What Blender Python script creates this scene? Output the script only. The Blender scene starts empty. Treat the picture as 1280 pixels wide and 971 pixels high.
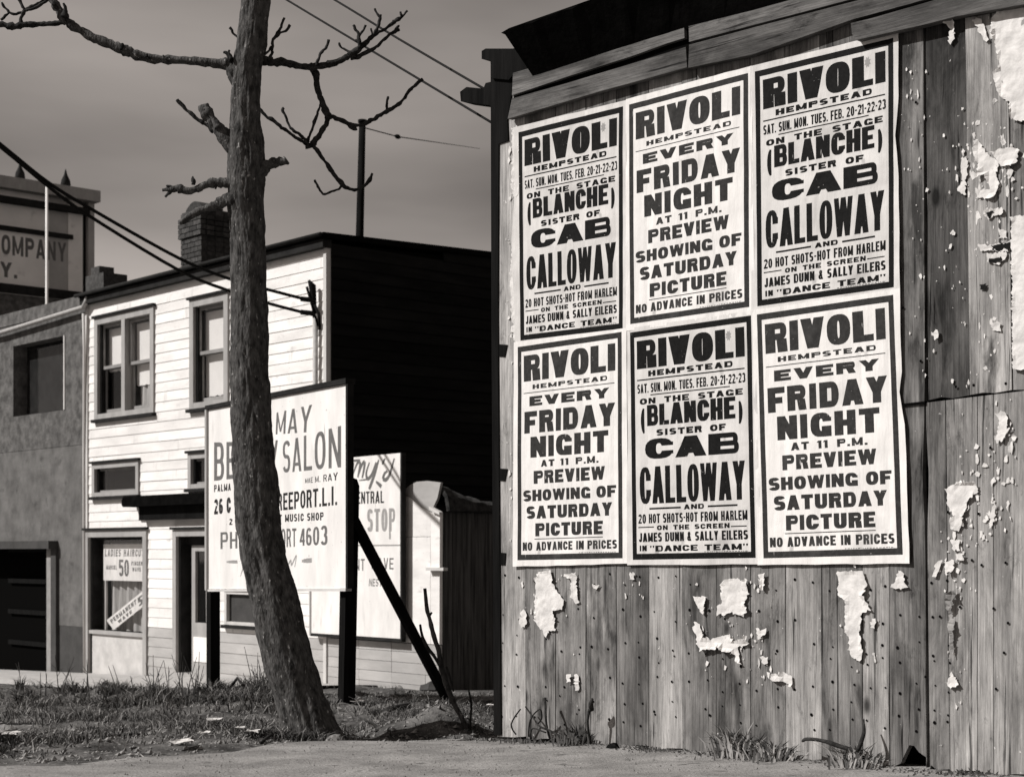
import bpy, math, random
from mathutils import Vector, Matrix, noise
from mathutils.geometry import delaunay_2d_cdt
random.seed(7)
scn = bpy.context.scene
C = scn.collection
R = math.radians
# ------------------------------------------------------------------ camera
F, CX, HY, CAMZ = 2050.0, 640.0, 690.0, 0.9
cam = bpy.data.cameras.new('camera'); camo = bpy.data.objects.new('camera', cam); C.objects.link(camo)
camo.location = (0, 0, CAMZ); camo.rotation_euler = (R(90), 0, 0)
cam.sensor_width = 36; cam.lens = F / 1280 * 36; cam.shift_y = (HY - 485.5) / 1280
cam.clip_start = 0.1; cam.clip_end = 2000
cam.dof.use_dof = True; cam.dof.focus_distance = 7.8; cam.dof.aperture_fstop = 6.5
scn.camera = camo
scn.view_settings.view_transform = 'Standard'; scn.view_settings.look = 'None'
scn.view_settings.exposure = 0.0; scn.view_settings.gamma = 1.0
scn.render.resolution_x, scn.render.resolution_y = 1024, 776
# ------------------------------------------------------------------ light
BETA, ELEV = R(14), R(40)
to_sun = Vector((-math.cos(BETA) * math.cos(ELEV), -math.sin(BETA) * math.cos(ELEV), math.sin(ELEV)))
sl = bpy.data.lights.new('sun', 'SUN'); sl.energy = 4.9; sl.angle = R(0.5); sl.color = (1, .985, .965)
so = bpy.data.objects.new('sun', sl); C.objects.link(so)
so.rotation_euler = to_sun.to_track_quat('Z', 'Y').to_euler()
SKYK = 1.12
w = bpy.data.worlds.new('World'); scn.world = w; w.use_nodes = True
nt = w.node_tree; nt.nodes.clear()
def wn(t, **k):
    n = nt.nodes.new(t)
    for a, b in k.items(): setattr(n, a, b)
    return n
sky = wn('ShaderNodeTexSky', sky_type='NISHITA', sun_disc=False, sun_elevation=ELEV,
         sun_rotation=math.atan2(to_sun.x, to_sun.y) % (2 * math.pi), altitude=0, air_density=1.0, dust_density=1.0)
# the film saw mostly red light: a deep sky overhead, paler towards the sun
bw = wn('ShaderNodeSeparateColor'); L = nt.links.new
L(sky.outputs[0], bw.inputs[0])
tc = wn('ShaderNodeTexCoord'); mp = wn('ShaderNodeMapping'); mp.inputs['Scale'].default_value = (1.5, 1.5, 6.5)
mp.inputs['Rotation'].default_value = (R(8), R(30), 0); mp.inputs['Location'].default_value = (34, 18, 46)
nz = wn('ShaderNodeTexNoise'); nz.inputs['Scale'].default_value = 1.0; nz.inputs['Detail'].default_value = 5; nz.inputs['Roughness'].default_value = .45
L(tc.outputs['Generated'], mp.inputs[0]); L(mp.outputs[0], nz.inputs['Vector'])
rmp = wn('ShaderNodeMapRange'); rmp.inputs['From Min'].default_value = .34; rmp.inputs['From Max'].default_value = .68
rmp.inputs['To Min'].default_value = .5; rmp.inputs['To Max'].default_value = 2.8
L(nz.outputs[0], rmp.inputs[0])
# film print tone: compress the brightness step towards the horizon
pw = wn('ShaderNodeMath', operation='POWER'); pw.inputs[1].default_value = .5; L(bw.outputs['Red'], pw.inputs[0])
mu = wn('ShaderNodeMath', operation='MULTIPLY'); L(pw.outputs[0], mu.inputs[0]); L(rmp.outputs[0], mu.inputs[1])
tint = wn('ShaderNodeMix', data_type='RGBA', blend_type='MULTIPLY'); tint.inputs['Factor'].default_value = 1
cb = wn('ShaderNodeCombineColor'); [L(mu.outputs[0], cb.inputs[i]) for i in range(3)]
L(cb.outputs[0], tint.inputs['A']); tint.inputs['B'].default_value = (SKYK, SKYK * .90, SKYK * .835, 1)
bg = wn('ShaderNodeBackground'); bg.inputs['Strength'].default_value = .1
out = wn('ShaderNodeOutputWorld'); L(tint.outputs['Result'], bg.inputs[0]); L(bg.outputs[0], out.inputs[0])

# ------------------------------------------------------------------ materials (print is monochrome with a warm tone)
TINT = (1.0, .962, .93)
def gcol(v): return tuple(v * t for t in TINT) + (1,)
def mat(name, a, b=None, scale=8, stretch=(1, 1, 1), rough=.85, bump=0, bscale=40, detail=5, per=0, spec=.25,
        spots=None, seams=None, lo=.35, hi=.65, bstretch=None):
    """a, b: dark and light value mixed by noise; per: random step per object; spots: (scale, threshold, value) marks"""
    m = bpy.data.materials.new(name); m.use_nodes = True; t = m.node_tree; N = t.nodes; K = t.links.new
    p = N['Principled BSDF']; p.inputs['Roughness'].default_value = rough
    p.inputs['Specular IOR Level'].default_value = spec
    if b is None: b = a
    co = N.new('ShaderNodeTexCoord'); oi = N.new('ShaderNodeObjectInfo')
    ad = N.new('ShaderNodeVectorMath'); ad.operation = 'ADD'
    K(co.outputs['Object'], ad.inputs[0])
    if per:
        s = N.new('ShaderNodeMath'); s.operation = 'MULTIPLY'; s.inputs[1].default_value = 37.0
        K(oi.outputs['Random'], s.inputs[0]); K(s.outputs[0], ad.inputs[1])
    mpn = N.new('ShaderNodeMapping'); mpn.inputs['Scale'].default_value = stretch; K(ad.outputs[0], mpn.inputs[0])
    n1 = N.new('ShaderNodeTexNoise'); n1.inputs['Scale'].default_value = scale; n1.inputs['Detail'].default_value = detail; n1.inputs['Roughness'].default_value = .62
    K(mpn.outputs[0], n1.inputs['Vector'])
    mr = N.new('ShaderNodeMapRange'); mr.inputs['From Min'].default_value = lo; mr.inputs['From Max'].default_value = hi; K(n1.outputs[0], mr.inputs[0])
    mx = N.new('ShaderNodeMix'); mx.data_type = 'RGBA'; mx.inputs['A'].default_value = gcol(a); mx.inputs['B'].default_value = gcol(b)
    K(mr.outputs[0], mx.inputs['Factor']); last = mx.outputs['Result']
    if per:
        q = N.new('ShaderNodeMapRange'); q.inputs['To Min'].default_value = 1 - per; q.inputs['To Max'].default_value = 1 + per
        K(oi.outputs['Random'], q.inputs[0])
        mm = N.new('ShaderNodeVectorMath'); mm.operation = 'SCALE'; K(last, mm.inputs[0]); K(q.outputs[0], mm.inputs['Scale']); last = mm.outputs[0]
    for sp in (spots or []):
        n2 = N.new('ShaderNodeTexNoise'); n2.inputs['Scale'].default_value = sp[0]; n2.inputs['Detail'].default_value = 3
        mp2 = N.new('ShaderNodeMapping'); mp2.inputs['Scale'].default_value = sp[3] if len(sp) > 3 else (1, 1, 1)
        K(ad.outputs[0], mp2.inputs[0]); K(mp2.outputs[0], n2.inputs['Vector'])
        m2 = N.new('ShaderNodeMapRange'); m2.inputs['From Min'].default_value = sp[1]; m2.inputs['From Max'].default_value = sp[1] + (sp[4] if len(sp) > 4 else .03)
        K(n2.outputs[0], m2.inputs[0])
        x2 = N.new('ShaderNodeMix'); x2.data_type = 'RGBA'; K(m2.outputs[0], x2.inputs['Factor']); K(last, x2.inputs['A']); x2.inputs['B'].default_value = gcol(sp[2]); last = x2.outputs['Result']
    K(last, p.inputs['Base Color'])
    if bump:
        n3 = N.new('ShaderNodeTexNoise'); n3.inputs['Scale'].default_value = bscale; n3.inputs['Detail'].default_value = 4
        mp3 = N.new('ShaderNodeMapping'); mp3.inputs['Scale'].default_value = bstretch or stretch; K(ad.outputs[0], mp3.inputs[0]); K(mp3.outputs[0], n3.inputs['Vector'])
        bp = N.new('ShaderNodeBump'); bp.inputs['Strength'].default_value = bump; bp.inputs['Distance'].default_value = .01
        K(n3.outputs[0], bp.inputs['Height']); K(bp.outputs[0], p.inputs['Normal'])
    return m
GR = (1, 1, .045)
M = {}
def wood(name, lo, hi, per, fleck=.70, horiz=False, knots=1, stain=.545):
    m = bpy.data.materials.new(name); m.use_nodes = True; t = m.node_tree; N = t.nodes; K = t.links.new; p = N['Principled BSDF']
    p.inputs['Roughness'].default_value = .92; p.inputs['Specular IOR Level'].default_value = .12
    co = N.new('ShaderNodeTexCoord'); oi = N.new('ShaderNodeObjectInfo'); sm = N.new('ShaderNodeMath'); sm.operation = 'MULTIPLY'; sm.inputs[1].default_value = 53.0
    ad = N.new('ShaderNodeVectorMath'); ad.operation = 'ADD'; K(oi.outputs['Random'], sm.inputs[0]); K(co.outputs['Object'], ad.inputs[0]); K(sm.outputs[0], ad.inputs[1])
    def sc(v): return (v[2], v[1], v[0]) if horiz else v
    def layer(scale, st, a, b, va, vb, detail=5, kind='noise', rg=.6):
        mp_ = N.new('ShaderNodeMapping'); mp_.inputs['Scale'].default_value = sc(st); K(ad.outputs[0], mp_.inputs[0])
        if kind == 'noise':
            n = N.new('ShaderNodeTexNoise'); n.inputs['Detail'].default_value = detail; n.inputs['Roughness'].default_value = rg; n.inputs['Distortion'].default_value = .35; o = n.outputs[0]
        else:
            n = N.new('ShaderNodeTexVoronoi'); o = n.outputs['Distance']
        n.inputs['Scale'].default_value = scale; K(mp_.outputs[0], n.inputs['Vector'])
        r = N.new('ShaderNodeMapRange'); r.inputs['From Min'].default_value = a; r.inputs['From Max'].default_value = b; r.inputs['To Min'].default_value = va; r.inputs['To Max'].default_value = vb; K(o, r.inputs[0]); return r.outputs[0]
    def mul(x, y):
        q = N.new('ShaderNodeMath'); q.operation = 'MULTIPLY'; K(x, q.inputs[0]); K(y, q.inputs[1]); return q.outputs[0]
    base = layer(3.0, (1.6, 1, .6), .34, .66, lo, hi, 9, rg=.7)
    v = mul(base, layer(130, (1, .3, .035), .34, .66, .55, 1.28, 8, rg=.75))
    v = mul(v, layer(19, (1, .3, .09), .38, .58, .70, 1.10, 6))
    v = mul(v, layer(7, (1.6, .3, .35), stain, stain + .12, 1, .33, 8))
    v = mul(v, layer(48, (1, .3, .03), .61, .66, 1, .2, 4))
    v = mul(v, layer(9, (1.2, .3, .5), .56, .68, 1, .38, 10, rg=.8))
    if knots: v = mul(v, layer(4.6, (1, .01, .5), .06, .12, .2, 1, kind='vor'))
    v = mul(v, layer(1, (0, 0, 0), 0, 1, 1, 1)) if False else v
    q = N.new('ShaderNodeMapRange'); q.inputs['To Min'].default_value = 1 - per; q.inputs['To Max'].default_value = 1 + per; K(oi.outputs['Random'], q.inputs[0]); v = mul(v, q.outputs[0])
    cb_ = N.new('ShaderNodeCombineColor')
    for i in range(3):
        k = N.new('ShaderNodeMath'); k.operation = 'MULTIPLY'; k.inputs[1].default_value = TINT[i]; K(v, k.inputs[0]); K(k.outputs[0], cb_.inputs[i])
    fl = layer(52, (1, 1, .6), fleck, fleck + .03, 0, 1, 4); x = N.new('ShaderNodeMix'); x.data_type = 'RGBA'; K(fl, x.inputs['Factor']); K(cb_.outputs[0], x.inputs['A']); x.inputs['B'].default_value = gcol(.62)
    K(x.outputs['Result'], p.inputs['Base Color'])
    bp = N.new('ShaderNodeBump'); bp.inputs['Strength'].default_value = .55; bp.inputs['Distance'].default_value = .0035
    h = mul(layer(150, (1, .3, .03), .3, .7, .5, 1, 6), layer(48, (1, .3, .022), .63, .70, 1, .0, 3)); K(h, bp.inputs['Height']); K(bp.outputs[0], p.inputs['Normal'])
    return m
M['plank'] = wood('weathered wood', .085, .315, .26, .72)
M['rough_roof'] = mat('rough tar roof', .006, .045, 14, rough=1, bump=1, bscale=30, detail=8)
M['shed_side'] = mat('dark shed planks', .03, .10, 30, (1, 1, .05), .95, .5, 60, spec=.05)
M['plank_dark'] = wood('dark stained wood', .025, .12, .1, .70)
M['plank_pale'] = wood('pale weathered wood', .20, .46, .1, .70, stain=.60)
M['fascia'] = wood('weathered fascia wood', .06, .20, .25, .76, True, 0, .60)
M['tar'] = mat('tar paper', .0035, .007, 9, rough=1, bump=.3, spec=0)
M['black'] = mat('unlit interior and gap shadow', .004, rough=1, spec=0)
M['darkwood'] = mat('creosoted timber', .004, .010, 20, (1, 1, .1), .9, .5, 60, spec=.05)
M['paper'] = mat('poster paper', .68, .80, 5, rough=.8, bump=.55, bscale=16, spec=.12, bstretch=(1.6, 1, .35), spots=[(3.2, .60, .52, (1, 1, 1.2), .2), (11, .69, .48, (1, 1, .6), .08)])
M['paper_buff'] = mat('aged poster paper', .52, .68, 5, rough=.8, bump=.55, bscale=16, spec=.12, bstretch=(1.6, 1, .35), spots=[(3.2, .58, .42, (1, 1, 1.2), .2), (11, .67, .36, (1, 1, .6), .08)])
M['ink'] = mat('black poster ink', .006, .011, 60, rough=.75, spec=.08, spots=[(70, .72, .2), (6, .64, .02, (1, 1, 1), .2), (30, .74, .25, (1, 1, .3))])
M['ink_grey'] = mat('dark grey poster ink', .026, .042, 60, rough=.75, spec=.08, spots=[(80, .73, .25), (6, .60, .08, (1, 1, 1), .2), (30, .73, .35, (1, 1, .3))])
M['scrap'] = mat('torn paper', .5, .78, 12, rough=.85, bump=.5, bscale=26, spec=.1, spots=[(22, .66, .3)])
M['sign_white'] = mat('white sign paint', .68, .84, 3, (1.5, 1, .5), rough=.6, spec=.2, bump=.1, bscale=5, spots=[(4, .62, .5, (2, 1, .5), .25), (40, .72, .3), (10, .68, .42, (3, 1, .3), .1)])
M['sign_grey'] = mat('grey lettering paint', .11, .15, 20, rough=.7)
M['sign_mid'] = mat('pale lettering paint', .25, .33, 20, rough=.7)
M['sign_black'] = mat('black lettering paint', .012, .02, 20, rough=.7)
M['white_board'] = mat('white house paint', .68, .84, 5, (.3, 1, 1), .7, .2, 30, per=.06, spec=.2, spots=[(9, .64, .5, (.5, 1, 1), .15), (60, .70, .3), (3, .62, .62, (3, 1, .5), .1)])
M['grey_board'] = mat('grey house paint', .33, .42, 5, (.3, 1, 1), .7, .15, 30, per=.05, spec=.2)
M['trim'] = mat('grey trim paint', .30, .38, 6, (1, 1, .4), .7, .1, 40, per=.04)
M['trim_light'] = mat('light trim paint', .5, .6, 6, (1, 1, .4), .7, .1, 40)
M['trim_dark'] = mat('dark trim paint and painted jamb shade', .012, .024, 6, rough=.8, spec=.1)
M['sash'] = mat('sash paint', .22, .28, 6, rough=.7)
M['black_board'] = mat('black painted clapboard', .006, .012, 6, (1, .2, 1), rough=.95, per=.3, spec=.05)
M['stucco'] = mat('grey stucco', .09, .16, 3.0, rough=.95, bump=.6, bscale=45, spec=.1, spots=[(5, .60, .06, (1, 1, 1), .2)])
M['stucco_rough'] = mat('patched rough stucco', .06, .15, 6, rough=.95, bump=1, bscale=22, spec=.1, detail=8)
M['stucco_dark'] = mat('dark painted plinth', .04, .06, 4, rough=.9, bump=.4, bscale=40)
M['panel'] = mat('pale bulkhead panel', .42, .56, 4, rough=.8, bump=.2)
M['blind'] = mat('white window blind', .76, .84, 3, rough=.9)
M['curtain'] = mat('net curtain', .30, .52, 30, (1, 1, .05), rough=.9)
M['brick'] = mat('dark chimney brick', .03, .075, 20, rough=.95, bump=.6, bscale=60, per=.4)
M['mortar'] = mat('chimney mortar', .05, .08, 30, rough=1)
M['wire'] = mat('black cable', .012, rough=.8, spec=.1)
M['metal'] = mat('galvanised pipe', .30, .42, 20, rough=.55, spec=.4)
M['bark'] = mat('tree bark', .016, .125, 34, (1, 1, .5), .95, .9, 95, 10, spec=.08, bstretch=(1, 1, .35), spots=[(60, .66, .30, (1, 1, .5), .05), (16, .60, .02, (1, 1, .5), .1)], lo=.3, hi=.7)
M['twig'] = mat('twig bark', .012, .045, 30, rough=.9, bump=.5, bscale=80, spec=.1)
M['dirt'] = mat('lot dirt and dead grass', .022, .15, 3.6, rough=1, bump=1, bscale=45, detail=12, spec=.05, spots=[(26, .62, .30, (1, 1, 1), .1), (17, .64, .03, (1, 1, 1), .1)])
M['path'] = mat('packed dirt path', .17, .31, 4.5, (.8, 1, 1), rough=1, bump=.8, bscale=90, detail=10, spec=.05, spots=[(9, .60, .12, (.8, 1, 1), .12), (70, .68, .10), (95, .70, .42)])
M['pavement'] = mat('worn concrete', .34, .46, 4, rough=.95, bump=.3, bscale=50)
M['grass_dark'] = mat('dead dark weeds', .03, .10, 5, rough=.9, spec=.05)
M['grass_pale'] = mat('dry pale grass', .10, .40, 7, rough=.9, spec=.05)
M['stone'] = mat('field stone', .14, .32, 12, rough=.95, bump=.5, per=.3)
M['company'] = mat('weathered white wall paint', .74, .86, 1.2, rough=.9, spots=[(2.5, .60, .45, (1, 1, 1), .2)])
M['company_dark'] = mat('darker wall paint and painted shadow', .34, .46, 1.2, rough=.9)  # corner pilaster tone, also the shadow painted across the sign wall
def glass():
    m = bpy.data.materials.new('window glass'); m.use_nodes = True; t = m.node_tree; t.nodes.clear(); K = t.links.new
    o = t.nodes.new('ShaderNodeOutputMaterial'); mx = t.nodes.new('ShaderNodeMixShader'); tr = t.nodes.new('ShaderNodeBsdfTransparent')
    gl = t.nodes.new('ShaderNodeBsdfGlossy'); gl.inputs['Roughness'].default_value = .03; fr = t.nodes.new('ShaderNodeLayerWeight'); fr.inputs[0].default_value = .12
    tr.inputs[0].default_value = (.98, .98, .98, 1); mx.inputs[0].default_value = .06; K(tr.outputs[0], mx.inputs[1]); K(gl.outputs[0], mx.inputs[2]); K(mx.outputs[0], o.inputs[0])
    return m
M['glass'] = glass()

# ------------------------------------------------------------------ frames and builders
class Frame:
    """a vertical plane through O; local x runs along it to the right, local y away from the camera, local z up"""
    def __init__(s, O, ang):
        s.O = Vector((O[0], O[1], 0)); s.a = ang
        s.e = Vector((math.cos(ang), math.sin(ang), 0)); s.n = Vector((-math.sin(ang), math.cos(ang), 0))
    def hit(s, px, py, d=0):
        rx = (px - CX) / F; o = s.O + s.n * d
        # o + u e = t (rx, 1)
        det = s.e.x * -1 + rx * s.e.y
        t = (o.x * s.e.y - o.y * s.e.x) / (rx * s.e.y - s.e.x)
        u = ((rx * t - o.x) * s.e.x + (t - o.y) * s.e.y)
        return u, CAMZ - (py - HY) / F * t
    def side(s, px, py, u0):
        o = s.O + s.e * u0; rx = (px - CX) / F
        t = (o.x * s.n.y - o.y * s.n.x) / (rx * s.n.y - s.n.x)
        d = ((rx * t - o.x) * s.n.x + (t - o.y) * s.n.y)
        return d, CAMZ - (py - HY) / F * t
    def W(s, u, d, z): return s.O + s.e * u + s.n * d + Vector((0, 0, z))
WORLD = Frame((0, 0), 0)
def P(px, py, Z): return Vector(((px - CX) / F * Z, Z, CAMZ - (py - HY) / F * Z))
def at_depth(px, Z): return (px - CX) / F * Z, Z
BASE = {}
def thing(name, label, cat, fr=WORLD, base=(0, 0, 0), group=None):
    o = bpy.data.objects.new(name, None); C.objects.link(o); o.empty_display_size = .2
    o.location = fr.W(*base); o.rotation_euler = (0, 0, fr.a)
    o['label'] = label; o['category'] = cat
    if group: o['group'] = group
    BASE[o.name] = Vector(base); return o
def link(name, V, Fc, mats, parent=None, fr=WORLD, base=(0, 0, 0), smooth=False, mi=None, kind=None):
    if parent: b = BASE[parent.name]
    else: b = Vector(base)
    me = bpy.data.meshes.new(name)
    me.from_pydata([(v[0] - b[0], v[1] - b[1], v[2] - b[2]) for v in V], [], Fc)
    if not isinstance(mats, (list, tuple)): mats = [mats]
    for m in mats: me.materials.append(M[m] if isinstance(m, str) else m)
    if mi: me.polygons.foreach_set('material_index', mi)
    if smooth: me.polygons.foreach_set('use_smooth', [True] * len(me.polygons))
    me.update()
    o = bpy.data.objects.new(name, me); C.objects.link(o)
    if parent: o.parent = parent
    else: o.location = fr.W(*base); o.rotation_euler = (0, 0, fr.a)
    BASE[o.name] = b
    if kind: o['kind'] = kind
    return o
def tag(o, label, cat, group=None):
    o['label'] = label; o['category'] = cat
    if group: o['group'] = group
    return o
class MB:
    def __init__(s): s.V = []; s.F = []; s.m = []
    def add(s, V, Fc, m=0):
        k = len(s.V); s.V += [tuple(v) for v in V]; s.F += [[i + k for i in f] for f in Fc]; s.m += [m] * len(Fc); return s
    def box(s, x0, x1, y0, y1, z0, z1, m=0, b=0):
        if x0 > x1: x0, x1 = x1, x0
        if y0 > y1: y0, y1 = y1, y0
        if z0 > z1: z0, z1 = z1, z0
        V = [(x0, y0, z0), (x1, y0, z0), (x1, y1, z0), (x0, y1, z0), (x0, y0, z1), (x1, y0, z1), (x1, y1, z1), (x0, y1, z1)]
        return s.add(V, [(0, 3, 2, 1), (4, 5, 6, 7), (0, 1, 5, 4), (1, 2, 6, 5), (2, 3, 7, 6), (3, 0, 4, 7)], m)
    def prism(s, pts, d0, d1, m=0):
        """pts: (u, z) outline; extruded from depth d0 (front) to d1"""
        n = len(pts); A = sum(pts[i][0] * pts[(i + 1) % n][1] - pts[(i + 1) % n][0] * pts[i][1] for i in range(n))
        if A < 0: pts = pts[::-1]
        f0 = (lambda p: d0) if not callable(d0) else d0
        V = [(p[0], f0(p), p[1]) for p in pts] + [(p[0], d1, p[1]) for p in pts]
        Fc = [list(range(n)), list(range(2 * n - 1, n - 1, -1))] + [(i, i + n, (i + 1) % n + n, (i + 1) % n) for i in range(n)]
        return s.add(V, Fc, m)
    def tube(s, pts, rad, seg=8, m=0, jit=0, cap=True):
        pts = [Vector(p) for p in pts]; n = len(pts)
        if not hasattr(rad, '__len__'): rad = [rad] * n
        k = len(s.V); prev = None
        for i, p in enumerate(pts):
            t = (pts[min(i + 1, n - 1)] - pts[max(i - 1, 0)]).normalized()
            if prev is None: a = t.orthogonal().normalized()
            else: a = (prev - t * prev.dot(t)).normalized()
            prev = a; b = t.cross(a)
            for j in range(seg):
                th = 2 * math.pi * j / seg; r = rad[i]
                if jit: r *= 1 + jit * noise.noise(Vector((p.x * 23 + math.cos(th) * 2, p.y * 9 + math.sin(th) * 2, p.z * 23)))
                s.V.append(tuple(p + a * (math.cos(th) * r) + b * (math.sin(th) * r)))
        for i in range(n - 1):
            for j in range(seg):
                q = (j + 1) % seg
                s.F.append([k + i * seg + j, k + i * seg + q, k + (i + 1) * seg + q, k + (i + 1) * seg + j]); s.m.append(m)
        if cap:
            s.F.append([k + j for j in range(seg)][::-1]); s.m.append(m)
            s.F.append([k + (n - 1) * seg + j for j in range(seg)]); s.m.append(m)
        return s
    def build(s, name, mats, parent=None, **k): return link(name, s.V, s.F, mats, parent, mi=s.m, **k)
def smooth_line(pts, sub=4):
    """Catmull-Rom through tuples of any length"""
    out = []; n = len(pts)
    for i in range(n - 1):
        p0, p1, p2, p3 = pts[max(i - 1, 0)], pts[i], pts[i + 1], pts[min(i + 2, n - 1)]
        for k in range(sub):
            t = k / sub
            out.append(tuple(.5 * (2 * b + (c - a) * t + (2 * a - 5 * b + 4 * c - d) * t * t + (3 * b - a - 3 * c + d) * t ** 3) for a, b, c, d in zip(p0, p1, p2, p3)))
    out.append(tuple(pts[-1])); return out
def fbm(x, y, z=0, o=4):
    return noise.fractal(Vector((x, y, z)), 1.0, 2.0, o)

# ------------------------------------------------------------------ ground
def lerp_table(T, x):
    if x <= T[0][0]: return T[0][1]
    for (a, b), (c, d) in zip(T, T[1:]):
        if x <= c: return b + (d - b) * (x - a) / (c - a)
    return T[-1][1]
PATH_EDGE = [(-30, 3), (-6, 6.3), (-3, 6.95), (-2.2, 7.1), (-1.5, 7.4), (-1.25, 7.7), (-1.05, 8.25), (-.8, 8.5), (-.5, 8.6), (-.2, 8.5), (0, 8.25), (.4, 8.15), (30, 8.15)]
GT = [(6, -.015), (7.7, -.02), (8.1, -.045), (8.6, -.10), (9.6, -.155), (11.7, -.24), (13.8, -.355), (19.65, -.72), (24.1, -.925), (30, -1.2), (60, -1.6)]
def G0(X, Y):
    return lerp_table(GT, Y) + (.03 * X if X > 0 else 0) * (1 if Y < 9 else 0)
def G(X, Y):
    z = G0(X, Y); e = lerp_table(PATH_EDGE, X); k = max(0, min(1, (Y - e + .05) / .4))
    if Y > 30 or abs(X) > 20: return z
    if X > -.2 and Y < 9.5: k *= .15
    far = max(0, min(1, (17.5 - Y) / 2))
    z += k * far * (.045 * fbm(X * 1.3, Y * 1.3, 1) + .035 * fbm(X * 5, Y * 4, 2) + .016 * noise.noise(Vector((X * 13, Y * 8, 4))) + .02)
    # bank of soil and weeds by the salon sign, mound by the barn corner
    z += far * math.exp(-((X + 3.2) / 2.2) ** 2 - ((Y - 14.6) / 1.3) ** 2) * (.05 + .09 * fbm(X * 2.3, Y * 1.5, 21) + .05 * fbm(X * 8, Y * 6, 22))
    z += .15 * math.exp(-((X + .40) / .26) ** 2 - ((Y - 9.1) / .28) ** 2)
    return z
def axis(a, b, fine, ca, cb):
    out = []; x = a
    while x < b:
        out.append(x); d = 0 if ca <= x <= cb else min(abs(x - ca), abs(x - cb)); x += fine * (1 + d * .9) if d else fine
    out.append(b); return out
xs = axis(-400, 400, .07, -5.2, 2.6); ys = axis(-60, 900, .07, 6.0, 17.5)
V = [(x, y, G(x, y)) for y in ys for x in xs]; nx = len(xs)
Fc = [(j * nx + i, j * nx + i + 1, (j + 1) * nx + i + 1, (j + 1) * nx + i) for j in range(len(ys) - 1) for i in range(nx - 1)]
link('ground', V, Fc, 'dirt', smooth=True, kind='structure')
# packed dirt path in front of the barn
xs = [-6 + .06 * i for i in range(200)]; V = []; Fc = []
NV = 42
for x in xs:
    e = lerp_table(PATH_EDGE, x) + .10 * fbm(x * 2.2, 3, 0) + .05 * fbm(x * 9, 3, 0)
    for j in range(NV):
        t = j / (NV - 1); y = e - t * 4.5 * (.12 + .88 * t)
        edge = max(0, 1 - (e - y) / .16)
        V.append((x, y, G(x, y) + .012 - .03 * edge + .006 * fbm(x * 3, y * 6, 5)))
for i in range(len(xs) - 1):
    for j in range(NV - 1): Fc.append((i * NV + j, i * NV + j + 1, (i + 1) * NV + j + 1, (i + 1) * NV + j))
link('dirt_path', V, Fc, 'path', smooth=True, kind='structure')

# ------------------------------------------------------------------ lettering
def rect(x0, y0, x1, y1): return [(x0, y0), (x1, y0), (x1, y1), (x0, y1)]
def sgn(v, p): return math.copysign(abs(v) ** p, v)
def arc(x0, y0, x1, y1, a0, a1, sv, sh, n=2.5, seg=None):
    cx, cy, a, b = (x0 + x1) / 2, (y0 + y1) / 2, (x1 - x0) / 2, (y1 - y0) / 2
    k = seg or max(4, int(abs(a1 - a0) / 18)); out = []; pr = None
    for i in range(k + 1):
        t = R(a0 + (a1 - a0) * i / k); c, s_ = math.cos(t), math.sin(t); e = 2 / n
        o = (cx + a * sgn(c, e), cy + b * sgn(s_, e)); q = (cx + max(a - sv, .02 * a) * sgn(c, e), cy + max(b - sh, .02 * b) * sgn(s_, e))
        if pr: out.append([pr[0], o, q, pr[1]])
        pr = (o, q)
    return out
def bowl(xs, y0, y1, w, sv, sh):
    r = min((y1 - y0) / 2, (w - xs) * .62); xm = w - r
    return [rect(xs, y0, xm, y0 + sh), rect(xs, y1 - sh, xm, y1)] + arc(xm - r, y0, w, y1, -90, 90, sv, sh, 2.3)
def stroke(p, q, t):
    """slanted bar of horizontal thickness t from p (bottom left corner) to q (top left corner)"""
    return [(p[0], p[1]), (p[0] + t, p[1]), (q[0] + t, q[1]), (q[0], q[1])]
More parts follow.
